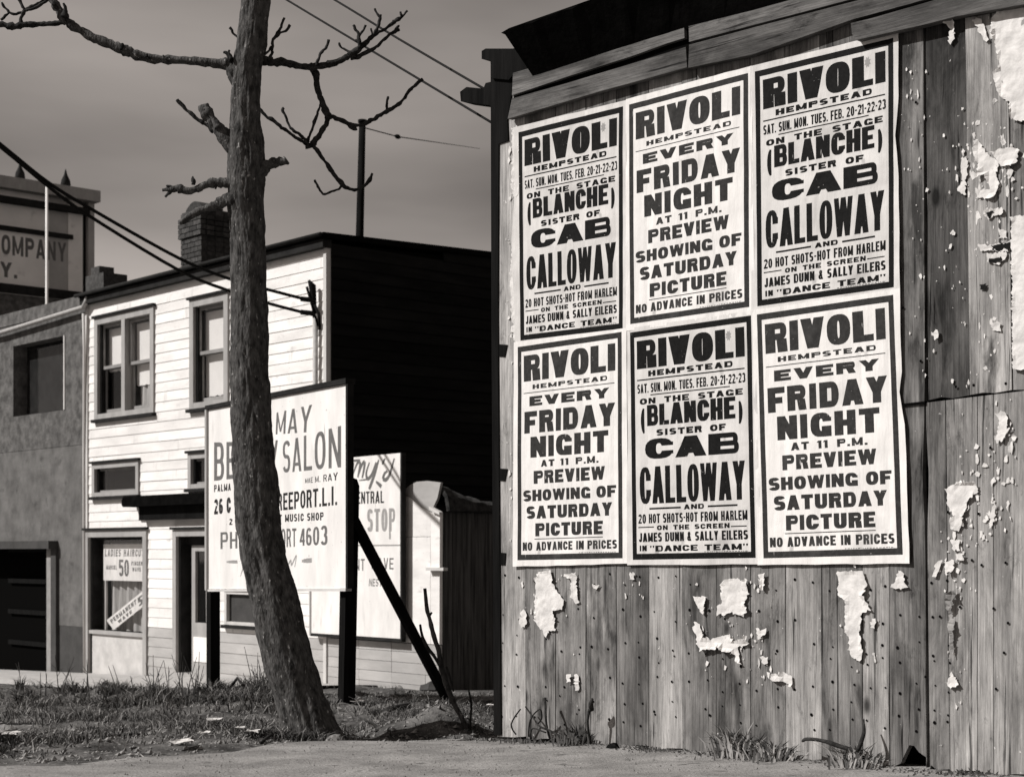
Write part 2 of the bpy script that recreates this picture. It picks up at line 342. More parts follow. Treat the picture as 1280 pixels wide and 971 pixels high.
def glyph(c, w, h, sv, sh):
    r = rect; m = h / 2; o = []
    if c == 'A': o = [stroke((0, 0), (w / 2 - sv * .52, h), sv), stroke((w - sv, 0), (w / 2 - sv * .48, h), sv), r(w * .22, h * .17, w * .78, h * .17 + sh * .85)]
    elif c == 'B': o = [r(0, 0, sv, h)] + bowl(sv * .9, m - sh * .5, h, w * .97, sv, sh) + bowl(sv * .9, 0, m + sh * .5, w, sv, sh) + [r(sv, m - sh * .5, w * .88, m + sh * .5)]
    elif c == 'C': o = arc(0, 0, w, h, 28, 332, sv, sh, 2.6) + [r(w - sv, h * .62, w, h * .79), r(w - sv, h * .21, w, h * .38)]
    elif c == 'D': o = [r(0, 0, sv, h)] + bowl(sv * .9, 0, h, w, sv, sh)
    elif c == 'E': o = [r(0, 0, sv, h), r(sv * .9, 0, w, sh), r(sv * .9, h - sh, w, h), r(sv * .9, m - sh * .5, w * .88, m + sh * .5)]
    elif c == 'F': o = [r(0, 0, sv, h), r(sv * .9, h - sh, w, h), r(sv * .9, m - sh * .6, w * .86, m + sh * .4)]
    elif c == 'G': o = arc(0, 0, w, h, 28, 332, sv, sh, 2.6) + [r(w - sv, h * .62, w, h * .79), r(w - sv, 0, w, h * .44), r(w * .52, h * .44 - sh * .8, w, h * .44)]
    elif c == 'H': o = [r(0, 0, sv, h), r(w - sv, 0, w, h), r(sv * .9, m - sh * .5, w - sv * .9, m + sh * .5)]
    elif c == 'I': o = [r((w - sv) / 2, 0, (w + sv) / 2, h)]
    elif c == 'J': o = [r(w - sv, h * .3, w, h)] + arc(0, 0, w, h * .62, 180, 360, sv, sh, 2.5)
    elif c == 'K': o = [r(0, 0, sv, h), stroke((sv * .8, h * .32), (w - sv * 1.1, h), sv * 1.1), stroke((w - sv * 1.05, 0), (w * .36, h * .62), sv * 1.1)]
    elif c == 'L': o = [r(0, 0, sv, h), r(sv * .9, 0, w, sh)]
    elif c == 'M': o = [r(0, 0, sv, h), r(w - sv, 0, w, h), stroke((w / 2 - sv * .38, h * .10), (sv * .1, h), sv * .76), stroke((w / 2 - sv * .38, h * .10), (w - sv * .86, h), sv * .76)]
    elif c == 'N': o = [r(0, 0, sv * .95, h), r(w - sv * .95, 0, w, h), stroke((w - sv * .95, 0), (0, h), sv * .95)]
    elif c in 'O0': o = arc(0, 0, w, h, 0, 360, sv, sh, 2.5, 24)
    elif c == 'P': o = [r(0, 0, sv, h)] + bowl(sv * .9, h * .40, h, w, sv, sh)
    elif c == 'Q': o = arc(0, 0, w, h, 0, 360, sv, sh, 2.5, 24) + [stroke((w * .78, -h * .05), (w * .5, h * .3), sv * .7)]
    elif c == 'R': o = [r(0, 0, sv, h)] + bowl(sv * .9, h * .42, h, w * .96, sv, sh) + [stroke((w - sv, 0), (w * .5, h * .45), sv)]
    elif c == 'S': o = arc(0, m - sh * .5, w, h, 20, 270, sv, sh, 2.5) + arc(0, 0, w, m + sh * .5, -160, 90, sv, sh, 2.5)
    elif c == 'T': o = [r((w - sv) / 2, 0, (w + sv) / 2, h), r(0, h - sh, w, h)]
    elif c == 'U': o = [r(0, h * .35, sv, h), r(w - sv, h * .35, w, h)] + arc(0, 0, w, h * .72, 180, 360, sv, sh, 2.6)
    elif c == 'V': o = [stroke((w / 2 - sv * .52, 0), (0, h), sv), stroke((w / 2 - sv * .48, 0), (w - sv, h), sv)]
    elif c == 'W':
        a = w * .29; v_ = sv * .82; o = [stroke((a - v_ * .5, 0), (0, h), v_), stroke((a - v_ * .5, 0), (w / 2 - v_ * .5, h), v_), stroke((w - a - v_ * .5, 0), (w / 2 - v_ * .5, h), v_), stroke((w - a - v_ * .5, 0), (w - v_, h), v_)]
    elif c == 'X': o = [stroke((0, 0), (w - sv, h), sv), stroke((w - sv, 0), (0, h), sv)]
    elif c == 'Y': o = [r((w - sv) / 2, 0, (w + sv) / 2, h * .45), stroke(((w - sv) / 2, h * .4), (0, h), sv), stroke(((w - sv) / 2, h * .4), (w - sv, h), sv)]
    elif c == 'Z': o = [r(0, 0, w, sh), r(0, h - sh, w, h), stroke((0, sh * .5), (w - sv, h - sh * .5), sv)]
    elif c == '1': o = [r((w - sv) / 2, 0, (w + sv) / 2, h), [((w - sv) / 2, h), ((w - sv) / 2 - sv * .5, h * .84), ((w - sv) / 2 - sv * .5, h * .74), ((w - sv) / 2 + .01 * w, h * .78)]]
    elif c == '2': o = arc(0, h * .42, w, h, -30, 170, sv, sh, 2.4) + [stroke((0, sh * .6), (w - sv * 1.25, h * .56), sv), r(0, 0, w, sh)]
    elif c == '3': o = arc(0, m - sh * .5, w * .96, h, -90, 160, sv, sh) + arc(0, 0, w, m + sh * .5, -160, 90, sv, sh)
    elif c == '4': o = [r(w * .58, 0, w * .58 + sv, h), r(0, h * .2, w, h * .2 + sh), stroke((0, h * .2 + sh * .5), (w * .5, h), sv)]
    elif c == '5': o = [r(0, h - sh, w * .95, h), r(0, h * .48, sv, h)] + arc(0, 0, w, h * .66, -160, 140, sv, sh)
    elif c == '6': o = arc(0, 0, w, h * .62, 0, 360, sv, sh, 2.4, 20) + arc(0, 0, w, h, 40, 200, sv, sh, 2.6)
    elif c == '9': o = arc(0, h * .38, w, h, 0, 360, sv, sh, 2.4, 20) + arc(0, 0, w, h, -140, 20, sv, sh, 2.6)
    elif c == '8': o = arc(w * .04, m - sh * .5, w * .96, h, 0, 360, sv, sh, 2.4, 20) + arc(0, 0, w, m + sh * .5, 0, 360, sv, sh, 2.4, 20)
    elif c == '7': o = [r(0, h - sh, w, h), stroke((w * .2, 0), (w - sv, h - sh * .5), sv)]
    elif c == '&': o = arc(w * .12, h * .5, w * .74, h, 0, 360, sv * .8, sh * .8, 2.3, 16) + arc(0, 0, w * .82, h * .58, 20, 350, sv * .9, sh, 2.3) + [stroke((w - sv, 0), (w * .2, h * .62), sv * .9)]
    elif c == '-': o = [r(w * .08, m - sh * .45, w * .92, m + sh * .45)]
    elif c == '.': o = [r(0, 0, w, sh * 1.05)]
    elif c == "'": o = [[(0, h), (w, h), (w * .6, h * .66), (w * .2, h * .66)]]
    elif c == '"': o = [[(0, h), (w * .42, h), (w * .3, h * .62), (w * .1, h * .62)], [(w * .58, h), (w, h), (w * .9, h * .62), (w * .68, h * .62)]]
    elif c == '(': o = arc(0, 0, w * 2, h, 115, 245, sv, sh * .12, 2)
    elif c == ')': o = arc(-w, 0, w, h, -65, 65, sv, sh * .12, 2)
    return o
RW = {'I': .5, '1': .55, 'M': 1.25, 'W': 1.4, ' ': .45, '.': .33, "'": .3, '"': .6, '-': .6, 'L': .85, 'F': .9, 'E': .92, 'J': .8, '(': .4, ')': .4, 'T': .95, 'S': .95, '&': 1.1, 'A': 1.06, 'V': 1.03, 'Y': 1.03}
KV, KH, KG = 1.22, 1.1, .72
def line(txt, x0, x1, y0, y1, kv=.34, kh=.2, gap=.16, slant=0, space=None):
    """polygons of a text line filling the box; kv stem over letter width, kh bar over height"""
    ws = [(space if (c == ' ' and space) else (kv * 1.05 if (c in 'I.' and kv > .3) else RW.get(c, 1))) for c in txt]
    kv *= KV; kh *= KH; gap *= KG
    n = len(txt); a = (x1 - x0) / (sum(ws) + gap * (n - 1)); h = y1 - y0; x = x0; out = []
    for c, k in zip(txt, ws):
        if c != ' ':
            for pl in glyph(c, a * k, h, min(kv * a, a * k if c in 'I.1' else 9), kh * h): out.append([(x + p[0] + slant * p[1], y0 + p[1]) for p in pl])
        x += a * (k + gap)
    return out
def flatprint(outline, inks, step=.05):
    """outline: paper polygon; inks: list of (material index, polygons). Returns verts2d, faces, material indices"""
    if sum(outline[i][0] * outline[(i + 1) % len(outline)][1] - outline[(i + 1) % len(outline)][0] * outline[i][1] for i in range(len(outline))) < 0: outline = outline[::-1]
    Vs = [Vector(p) for p in outline]; Fs = [list(range(len(outline)))]; own = [0]
    for mi, polys in inks:
        for pl in polys:
            A = sum(pl[i][0] * pl[(i + 1) % len(pl)][1] - pl[(i + 1) % len(pl)][0] * pl[i][1] for i in range(len(pl)))
            if abs(A) < 1e-9: continue
            if A < 0: pl = pl[::-1]
            k = len(Vs); Vs += [Vector(p) for p in pl]; Fs.append(list(range(k, k + len(pl)))); own.append(mi)
    E = []
    if step:
        xs = [p[0] for p in outline]; yy = [p[1] for p in outline]; x0, x1, y0, y1 = min(xs), max(xs), min(yy), max(yy)
        for q, lo, hi in ((0, x0, x1), (1, y0, y1)):
            k = int((hi - lo) / step)
            for i in range(1, k):
                t = lo + (hi - lo) * i / k; e = len(Vs)
                Vs += [Vector((t, y0)), Vector((t, y1))] if q == 0 else [Vector((x0, t)), Vector((x1, t))]; E.append((e, e + 1))
    v, e, f, ov, oe, of = delaunay_2d_cdt(Vs, E, Fs, 1, 1e-6)
    fo = []; mi = []
    for a, b in zip(f, of):
        if 0 not in b: continue
        fo.append(list(a)); x = [own[i] for i in b if i]; mi.append(x[-1] if x else 0)
    return [(p.x, p.y) for p in v], fo, mi

# ------------------------------------------------------------------ barn with plank wall
BA = Frame(at_depth(622, 8.2), -math.atan2(F, 2076))
barn = thing('wooden_barn', 'old plank-walled barn with posters pasted on it and a black tarred roof edge', 'barn', BA, (0, 0, 0))
def bpts(px, d=0, o=(0, 0), s=1):
    return [BA.hit(o[0] + x / s, o[1] + y / s, d) for x, y in px]
def wob(u, z, k=0): return .004 * fbm(u * 2 + k, z * .7, k) + .0025 * fbm(u * 14, z * 1.5, k + 3)
def plank(xb0, xb1, xt0, xt1, yb, yt, mt, notch=None, k=0, gapl=None, gapr=None, dd=0, thick=.026):
    """seam pixels at the bottom and top of the plank"""
    def edge(xb, xt, sgn_, gp):
        out = []
        N_ = 16
        for i in range(N_ + 1):
            t = i / N_; x = xb + (xt - xb) * t; y0_, y1_ = (yb(xb) if callable(yb) else yb), (yt(xt) if callable(yt) else yt); y = y0_ + (y1_ - y0_) * t
            u, z = BA.hit(x, y); u += sgn_ * (.0018 + .0012 * noise.noise(Vector((k * 3.1 + sgn_, z * 2, 0))) + (gp(y) if gp else 0)); out.append((u, z))
        return out
    Lf = edge(xb0, xt0, 1, gapl); Rt = edge(xb1, xt1, -1, gapr)
    bot = [(Lf[0][0], Lf[0][1])]; mid = notch or [(Lf[0][0] * (1 - f) + Rt[0][0] * f, Lf[0][1] * (1 - f) + Rt[0][1] * f + random.uniform(-.006, .006)) for f in (.3, .6)]
    pts = Lf[::-1] + mid + Rt
    tilt = random.uniform(-.0015, .0015); uc = (Lf[0][0] + Rt[0][0]) / 2; wd = max(.03, Rt[0][0] - Lf[0][0])
    mb = MB(); mb.prism(pts, lambda p: -thick + dd + tilt * (p[0] - uc) / wd * 2, .004)
    return mb.build('plank', mt, barn)
# seams (pixel x) at the wall foot and at the eave, foot line, materials
seams = [626, 662, 699, 737, 775, 816, 858, 900, 943, 987, 1032, 1083, 1117, 1163]
tops = [624, 661, 699, 737, 775, 816, 857, 899, 942, 985, 1029, 1079, 1112, 1159]
def foot(x): return 912 + (x - 625) * .078
for i in range(len(seams) - 1):
    a, b, c, d = seams[i], seams[i + 1], tops[i], tops[i + 1]
    top = 150 - (a - 625) * .27 - 30
    if b == 1163:   # last plank below the posters has the long split on its right
        plank(a, b, c, d, foot((a + b) / 2) + 6, top, 'plank', k=i, gapr=lambda y: .012 * max(0, 1 - abs(y - 590) / 80) + .002,
              notch=[BA.hit(x, y) for x, y in ((1130, 953), (1137, 938), (1141, 930), (1147, 931), (1153, 939), (1163, 946))])
    else: plank(a, b, c, d, foot((a + b) / 2) + 6, top, 'plank_pale' if i in (0, 5, 9, 11) else 'plank', k=i)
mb = MB(); mb.prism(bpts([(1126, 506), (1162, 502), (1162, 505.5), (1126, 509)]), -.0345, -.02); mb.build('board_joint', 'black', barn)
low = [(1166, 1192, 1153, 1186), (1192, 1226, 1186, 1226), (1226, 1246, 1226, 1246), (1246, 1290, 1246, 1290), (1290, 1330, 1290, 1330)]
for i, (a, b, c, d) in enumerate(low):
    yt = lambda x: 504 - (x - 1160) * .12
    if i == 0: plank(a, b, 1161, d, foot(a) + 6, yt, 'plank', k=31, gapl=lambda y: .009 * max(0, 1 - abs(y - 600) / 60) + .001, notch=[BA.hit(x, y) for x, y in ((1168, 955), (1176, 961))])
    else: plank(a, b, c, d, foot(a) + 6, yt, ('plank', 'plank_pale', 'plank_pale', 'plank_pale', 'plank')[i], k=30 + i)
for i, (a, b, c, d, mt) in enumerate([(1164, 1217, 1160, 1210, 'plank_dark'), (1217, 1270, 1210, 1264, 'plank_pale'), (1270, 1330, 1264, 1324, 'plank')]):
    plank(a, b, c, d, lambda x: 501 - (x - 1160) * .12, -30 - (a - 1160) * .2, mt, k=40 + i, dd=-.004 if i == 1 else .003)
# dark inside of the barn behind the planks
mb = MB(); uR = BA.hit(1330, 900)[0]
mb.box(.035, uR, .08, 3.2, -.4, 3.05); mb.build('inner_lining', 'black', barn)
# fascia boards, outlines followed from the eave
zs = 3.765
def bprism(name, px, d0, d1, mt, o=(600, 0), s=zs):
    mb = MB(); mb.prism(bpts(px, d0, o, s), d0, d1); return mb.build(name, mt, barn)
bprism('gap_shadow_strip', [(156, 400), (960, 150), (1290, 70), (2650, -290), (2650, -200), (1290, 180), (970, 300), (160, 520)], -.033, -.027, 'black')  # black strip stands for the shadow in the gaps between fascia boards
bprism('fascia_board', [(155, 345), (255, 315), (300, 335), (960, 120), (962, 180), (880, 205), (700, 270), (430, 355), (150, 450)], -.055, -.034, 'fascia')
bprism('fascia_board', [(150, 465), (400, 395), (700, 305), (968, 222), (974, 318), (560, 432), (130, 560)], -.068, -.034, 'fascia')
bprism('fascia_board', [(982, 125), (1290, 48), (2650, -330), (2650, -240), (1290, 118), (984, 198)], -.060, -.034, 'fascia')
bprism('fascia_board', [(984, 212), (1290, 130), (1750, 10), (2650, -230), (2650, -150), (1760, 90), (1280, 258), (980, 320)], -.072, -.034, 'fascia')
bprism('fascia_board', [(465, 110), (560, 88), (900, -10), (1400, -150), (1400, 0), (960, 78), (830, 112), (490, 190), (470, 160)], -.075, -.034, 'fascia', (940, 0))
# black tarred roof edge leaning out over the boards
def lean(pxs, zlo, mt, name, th=.03):
    pass
mb = MB()
low_e = bpts([(667, 97), (760, 67), (860, 36), (1000, -2), (1330, -95)], -.05); top_e = bpts([(629, 40), (741, -2), (862, -52), (1010, -110), (1330, -235)], -.22)
def ragged(e, amp, k):
    out = []
    for (a, b), (c, d) in zip(e, e[1:]):
        for j in range(9):
            t = j / 9; out.append((a + (c - a) * t, b + (d - b) * t + amp * (fbm(a + (c - a) * t, k, 2, 5) if (j or out) else 0)))
            if amp > .01 and j % 4 == 3: out[-1] = (out[-1][0], out[-1][1] - .012)
    return out + [e[-1]]
low_e = ragged([(a * 8 / 8, b) for a, b in low_e], .006, 1); top_e = ragged(top_e, .022, 5)
base_in = bpts([(667, 58)], -.08)
V = []; Fc = []
for (u, z) in low_e: V.append((u, -.05, z))
for (u, z) in top_e: V.append((u, -.22, z))
for (u, z) in low_e: V.append((u, .05, z + .02))
for (u, z) in top_e: V.append((u, .0, z + .06))
n = len(low_e)
for i in range(n - 1):
    Fc += [(i, i + 1, n + i + 1, n + i), (2 * n + i, 3 * n + i, 3 * n + i + 1, 2 * n + i + 1), (n + i, n + i + 1, 3 * n + i + 1, 3 * n + i), (i, 2 * n + i, 2 * n + i + 1, i + 1)]
Fc += [(0, n, 3 * n, 2 * n), (n - 1, 3 * n - 1, 4 * n - 1, 2 * n - 1)]
link('roof_edge', V, Fc, 'tar', barn)
mb = MB(); mb.prism(bpts([(628, 42), (638, 36), (741, 0), (741, 60), (690, 78), (668, 84), (666, 58)], .02), .01, .05); mb.build('roof_edge', 'tar', barn)
# flat roof behind the eave
zt = BA.hit(667, 60)[1]; mb = MB(); mb.box(.2, uR + .1, .06, 3.3, zt - .25, zt - .12); mb.build('roof', 'tar', barn)
# corner post and the timber ends that stick out past it
mb = MB(); mb.prism(bpts([(613, 75), (641, 72), (641, 92), (638, 125), (634, 150), (635, 176), (623, 180), (622, 400), (626, 918), (617, 918), (614, 400)], -.035), -.034, .06); mb.build('corner_post', 'darkwood', barn)
mb = MB(); mb.prism(bpts([(602, 64), (607, 61), (640, 61), (648, 60), (652, 66), (668, 58), (672, 86), (641, 94), (636, 100), (614, 98), (613, 76), (602, 74)], -.05), -.05, .04); mb.build('timber_end', 'darkwood', barn)
mb = MB(); mb.prism(bpts([(575, 115), (583, 109), (604, 111), (607, 104), (616, 102), (620, 118), (620, 133), (576, 127)], .02), .02, .12); mb.build('timber_end', 'darkwood', barn)
# rail seen through the gap at the corner
for y in (430, 585, 690):
    mb = MB(); mb.prism(bpts([(620, y), (634 if y < 650 else 632, y + 1), (631, y + 16), (620, y + 15)], -.031), -.0315, -.02); mb.build('corner_batten', 'darkwood', barn)
# nail heads: hundreds of tiny discs
mb = MB()
for i in range(14):
    a, b = (seams + [1200])[i], (seams + [1200])[i + 1]
    for row in (722, 765, 800, 818, 850, 876, 895):
        for f in (.22, .75):
            if random.random() < .2: continue
            x = a + (b - a) * f + random.uniform(-3, 3); y = row + random.uniform(-9, 9) + (x - 640) * .02
            u, z = BA.hit(x, y); r = random.uniform(.004, .0075)
            mb.add([(u + r * math.cos(k * 1.0472), -.0288, z + r * math.sin(k * 1.0472)) for k in range(6)], [list(range(6))])
for x, y in ((1150, 130), (1134, 386), (1156, 452), (1222, 482), (1200, 484), (1262, 480), (1243, 560), (1228, 642), (1190, 702), (1220, 700), (1232, 706), (1262, 703), (1205, 758), (1247, 760), (1265, 778), (1250, 860), (1260, 815), (1180, 770), (1162, 845), (1190, 640)):
    u, z = BA.hit(x, y); r = .006
    mb.add([(u + r * math.cos(k * 1.0472), -.0315, z + r * math.sin(k * 1.0472)) for k in range(6)], [list(range(6))])
mb.build('nail_heads', 'black', barn, kind='stuff')

# ------------------------------------------------------------------ posters
PW, PH = .70, 1.0
def homog(src, dst):
    """3x3 projective map from 4 source to 4 target points"""
    A = []; B = []
    for (x, y), (X, Y) in zip(src, dst):
        A.append([x, y, 1, 0, 0, 0, -X * x, -X * y]); B.append(X)
        A.append([0, 0, 0, x, y, 1, -Y * x, -Y * y]); B.append(Y)
    n = 8
    for i in range(n):
        p = max(range(i, n), key=lambda r: abs(A[r][i])); A[i], A[p] = A[p], A[i]; B[i], B[p] = B[p], B[i]
        for r in range(n):
            if r != i:
                f = A[r][i] / A[i][i]
                if f: A[r] = [a - f * b for a, b in zip(A[r], A[i])]; B[r] -= f * B[i]
    h = [B[i] / A[i][i] for i in range(n)] + [1]
    return lambda x, y: ((h[0] * x + h[1] * y + h[2]) / (h[6] * x + h[7] * y + 1), (h[3] * x + h[4] * y + h[5]) / (h[6] * x + h[7] * y + 1))
unit = [(0, PH), (PW, PH), (PW, 0), (0, 0)]
def box_of(hm, tl, bl, tr, br, o, s=zs):
    q = [hm(o[0] + p[0] / s, o[1] + p[1] / s) for p in (tl, bl, tr, br)]
    return ((q[0][0] + q[1][0]) / 2, (q[2][0] + q[3][0]) / 2, (q[1][1] + q[3][1]) / 2, (q[0][1] + q[2][1]) / 2)
def bx(hm, o, *c): return box_of(hm, (c[0], c[1]), (c[2], c[3]), (c[4], c[5]), (c[6], c[7]), o)
h6 = homog([(948, 393.5), (1118.5, 368.8), (1130.4, 693), (956.5, 697.6)], unit)
h3 = homog([(945.3, 90.3), (1118.5, 48.3), (1119, 359.5), (948.5, 383.4)], unit)
A4, A6 = (940, 240), (940, 470)
def T_(hm, o, txt, c, kv=.34, kh=.2, gap=.16, space=None):
    x0, x1, y0, y1 = bx(hm, o, *c); return line(txt, max(x0, .03), min(x1, PW - .03), y0, y1, kv, kh, gap, 0, space)
def rule(hm, o, a, b, th):
    p = hm(o[0] + a[0] / zs, o[1] + a[1] / zs); q = hm(o[0] + b[0] / zs, o[1] + b[1] / zs); y = (p[1] + q[1]) / 2
    return [rect(max(.03, p[0]), y - th / 2, min(PW - .03, q[0]), y + th / 2)]
border = [rect(0, 0, .026, PH), rect(PW - .026, 0, PW, PH), rect(.02, 0, PW - .02, .026), rect(.02, PH - .026, PW - .02, PH)]
friday = border + T_(h6, A4, 'RIVOLI', (68, 622, 70, 765, 635, 548, 635, 692), .37, .2, .13) \
    + T_(h6, A4, 'HEMPSTEAD', (127, 775, 128, 800, 590, 722, 590, 748), .3, .24, .3) + rule(h6, A4, (72, 825), (635, 760), .004) \
    + T_(h6, A4, 'EVERY', (110, 840, 112, 893, 612, 785, 600, 840), .3, .26, .2) \
    + T_(h6, A6, 'FRIDAY', (80, 60, 82, 168, 648, -5, 640, 130), .34, .23, .2) \
    + T_(h6, A6, 'NIGHT', (122, 190, 128, 302, 608, 148, 608, 265), .34, .23, .2) \
    + T_(h6, A6, 'AT 11 P.M.', (190, 310, 190, 350, 550, 290, 550, 325), .3, .24, .28, .6) \
    + T_(h6, A6, 'PREVIEW', (148, 372, 150, 443, 595, 342, 590, 415), .34, .23, .18) \
    + T_(h6, A6, 'SHOWING OF', (85, 472, 85, 540, 668, 450, 660, 508), .33, .24, .16, .4) \
    + T_(h6, A6, 'SATURDAY', (108, 565, 110, 632, 645, 535, 640, 610), .34, .24, .18) \
    + T_(h6, A6, 'PICTURE', (165, 655, 167, 725, 588, 637, 588, 712), .36, .23, .18) + rule(h6, A6, (162, 742), (590, 724), .004) \
    + T_(h6, A6, 'NO ADVANCE IN PRICES', (90, 758, 92, 805, 678, 740, 678, 788), .36, .2, .2, .5)
Z2 = (940, 0)
blanche = border + T_(h3, Z2, 'RIVOLI', (55, 378, 58, 518, 635, 243, 635, 390), .40, .19, .12) \
    + T_(h3, Z2, 'HEMPSTEAD', (117, 518, 117, 547, 570, 418, 570, 448), .32, .26, .26) + rule(h3, Z2, (58, 573), (633, 449), .006) \
    + T_(h3, Z2, 'SAT. SUN. MON. TUES. FEB. 20-21-22-23', (58, 590, 60, 638, 637, 472, 637, 517), .36, .16, .18, .5) + rule(h3, Z2, (130, 634), (555, 548), .005) \
    + T_(h3, Z2, 'ON THE STAGE', (72, 660, 72, 688, 622, 549, 622, 582), .3, .24, .25, .8) \
    + T_(h3, Z2, 'BLANCHE', (110, 675, 110, 790, 582, 605, 582, 700), .37, .19, .12) \
    + T_(h3, Z2, '(', (77, 700, 77, 838, 99, 700, 99, 838), .3, .2) + T_(h3, Z2, ')', (598, 603, 598, 728, 620, 603, 620, 728), .3, .2) \
    + T_(h3, Z2, 'SISTER OF', (162, 800, 162, 832, 530, 730, 530, 762), .3, .26, .25, .7) \
    + T_(h3, Z2, 'CAB', (98, 850, 100, 950, 598, 768, 598, 870), .33, .22, .08) \
    + T_(h3, A4, 'CALLOWAY', (68, 85, 72, 265, 632, 0, 625, 185), .36, .13, .15) \
    + rule(h3, A4, (120, 285), (285, 260), .008) + T_(h3, A4, 'AND', (302, 240, 302, 266, 410, 228, 410, 250), .3, .25, .2) + rule(h3, A4, (430, 237), (585, 210), .008) \
    + T_(h3, A4, '20 HOT SHOTS-HOT FROM HARLEM', (62, 318, 62, 362, 635, 230, 635, 278), .36, .17, .2, .5) \
    + rule(h3, A4, (62, 382), (145, 370), .005) + T_(h3, A4, 'ON THE SCREEN', (160, 356, 160, 379, 542, 305, 542, 330), .3, .25, .25, .7) + rule(h3, A4, (548, 317), (630, 305), .005) \
    + T_(h3, A4, 'JAMES DUNN & SALLY EILERS', (65, 403, 65, 448, 635, 328, 635, 372), .37, .18, .18, .5) \
    + T_(h3, A4, 'IN', (68, 467, 70, 495, 105, 462, 105, 489), .36, .2, .3) + T_(h3, A4, '"DANCE TEAM"', (122, 458, 122, 486, 635, 390, 635, 420), .31, .22, .16, .6)
tiny = []
x = .42
while x < PW - .05:
    wd = random.uniform(.004, .012); tiny.append(rect(x, .0278, x + wd, .0305)); x += wd + .005
friday += tiny; blanche += tiny
# union mark by the L of RIVOLI
seal = [[(.575 + (.017 if k % 2 else .011) * math.cos(k * .3927), .928 + (.024 if k % 2 else .016) * math.sin(k * .3927)) for k in range(16)]]
SEAM_U = [BA.hit(x, 550)[0] for x in seams]
def dent(u): return .0022 * sum(math.exp(-((u - q) / .011) ** 2) for q in SEAM_U)
def poster(corners, kind, edge, label, buff, seed):
    """corners: outer corners of the printed border in the photo; edge: paper outline pixels"""
    dst = [BA.hit(*c, -.03) for c in corners]
    to_uv = homog(unit, dst); back = homog(dst, unit)
    # paper outline in poster coordinates, with ragged wobble
    ol = []
    e2 = [back(*BA.hit(x, y, -.03)) for x, y in edge]
    for i, p in enumerate(e2):
        q = e2[(i + 1) % len(e2)]; k = max(2, int(math.hypot(q[0] - p[0], q[1] - p[1]) / .07))
        for j in range(k):
            t = j / k; wv = .0035 * noise.noise(Vector((p[0] + (q[0] - p[0]) * t, p[1] + (q[1] - p[1]) * t, seed)) * 9) if j else 0
            ol.append((p[0] + (q[0] - p[0]) * t + wv, p[1] + (q[1] - p[1]) * t + wv))
    inks = [(1, blanche if kind == 'B' else friday)]
    if kind == 'B': inks.append((3, seal))
    v, f, mi = flatprint(ol, inks, .022)
    V = []
    for (x, y) in v:
        u, z = to_uv(x, y)
        lift = .0
        if x > PW and seed in (3, 6): lift = .012 * max(0, (x - PW) / .06) * max(0, noise.noise(Vector((0, y * 5, seed))) + .3)
        V.append((u, -.0345 - .0004 * seed - .003 * (1 + fbm(u * 4, z * 1.2, seed, 2)) - .0015 * (1 + fbm(u * 13, z * 6, seed + 20, 3)) + dent(u) - lift, z))
    b = (dst[3][0], -.035, dst[3][1])
    o = link('poster', V, [t[::-1] if False else t for t in f], [('paper_buff' if buff else 'paper'), 'ink' if kind == 'B' else 'ink_grey', 'ink_grey', 'sign_mid'], None, BA, b, mi=mi)
    sm = o.modifiers.new('thickness', 'SOLIDIFY'); sm.thickness = .0006; sm.offset = -1
    return tag(o, label, 'poster', 'theatre posters pasted on the barn wall')
poster([(649.5, 166), (780.5, 133.5), (780, 411), (652, 426)], 'B', [(643, 160), (784, 126), (788, 419), (646, 432), (641, 300), (645, 240)], 'black-printed stage show poster with February dates, upper row at the left end', 1, 1)
poster([(788, 131.5), (936.5, 92), (938, 384), (789.5, 405.5)], 'F', [(784, 125), (941, 83), (945, 393), (784, 414)], 'grey-printed every Friday night preview poster, middle of the upper row', 0, 2)
poster([(945.3, 90.3), (1118.5, 48.3), (1119, 359.5), (948.5, 383.4)], 'B', [(939, 84), (1125, 39), (1125, 120), (1121, 170), (1125, 220), (1127, 362), (941, 391)], 'black-printed stage show poster with February dates, upper row at the right end', 1, 3)
poster([(649, 434), (779, 415), (780, 697.5), (649, 700)], 'F', [(644, 428), (785, 410), (787, 704), (643, 708)], 'grey-printed every Friday night preview poster, lower row at the left end', 0, 4)
poster([(789, 416), (940.5, 394.5), (946.5, 697), (793, 699.5)], 'B', [(783, 411), (946, 388), (953, 705), (786, 706)], 'black-printed stage show poster with February dates, middle of the lower row', 1, 5)
poster([(948, 393.5), (1118.5, 368.8), (1130.4, 693), (956.5, 697.6)], 'F', [(942, 388), (1127, 361), (1129, 465), (1126, 490), (1133, 530), (1139, 704), (949, 706)], 'grey-printed every Friday night preview poster with a curling edge, lower row at the right end', 0, 6)

KV, KH, KG = 1.6, 1.45, .82
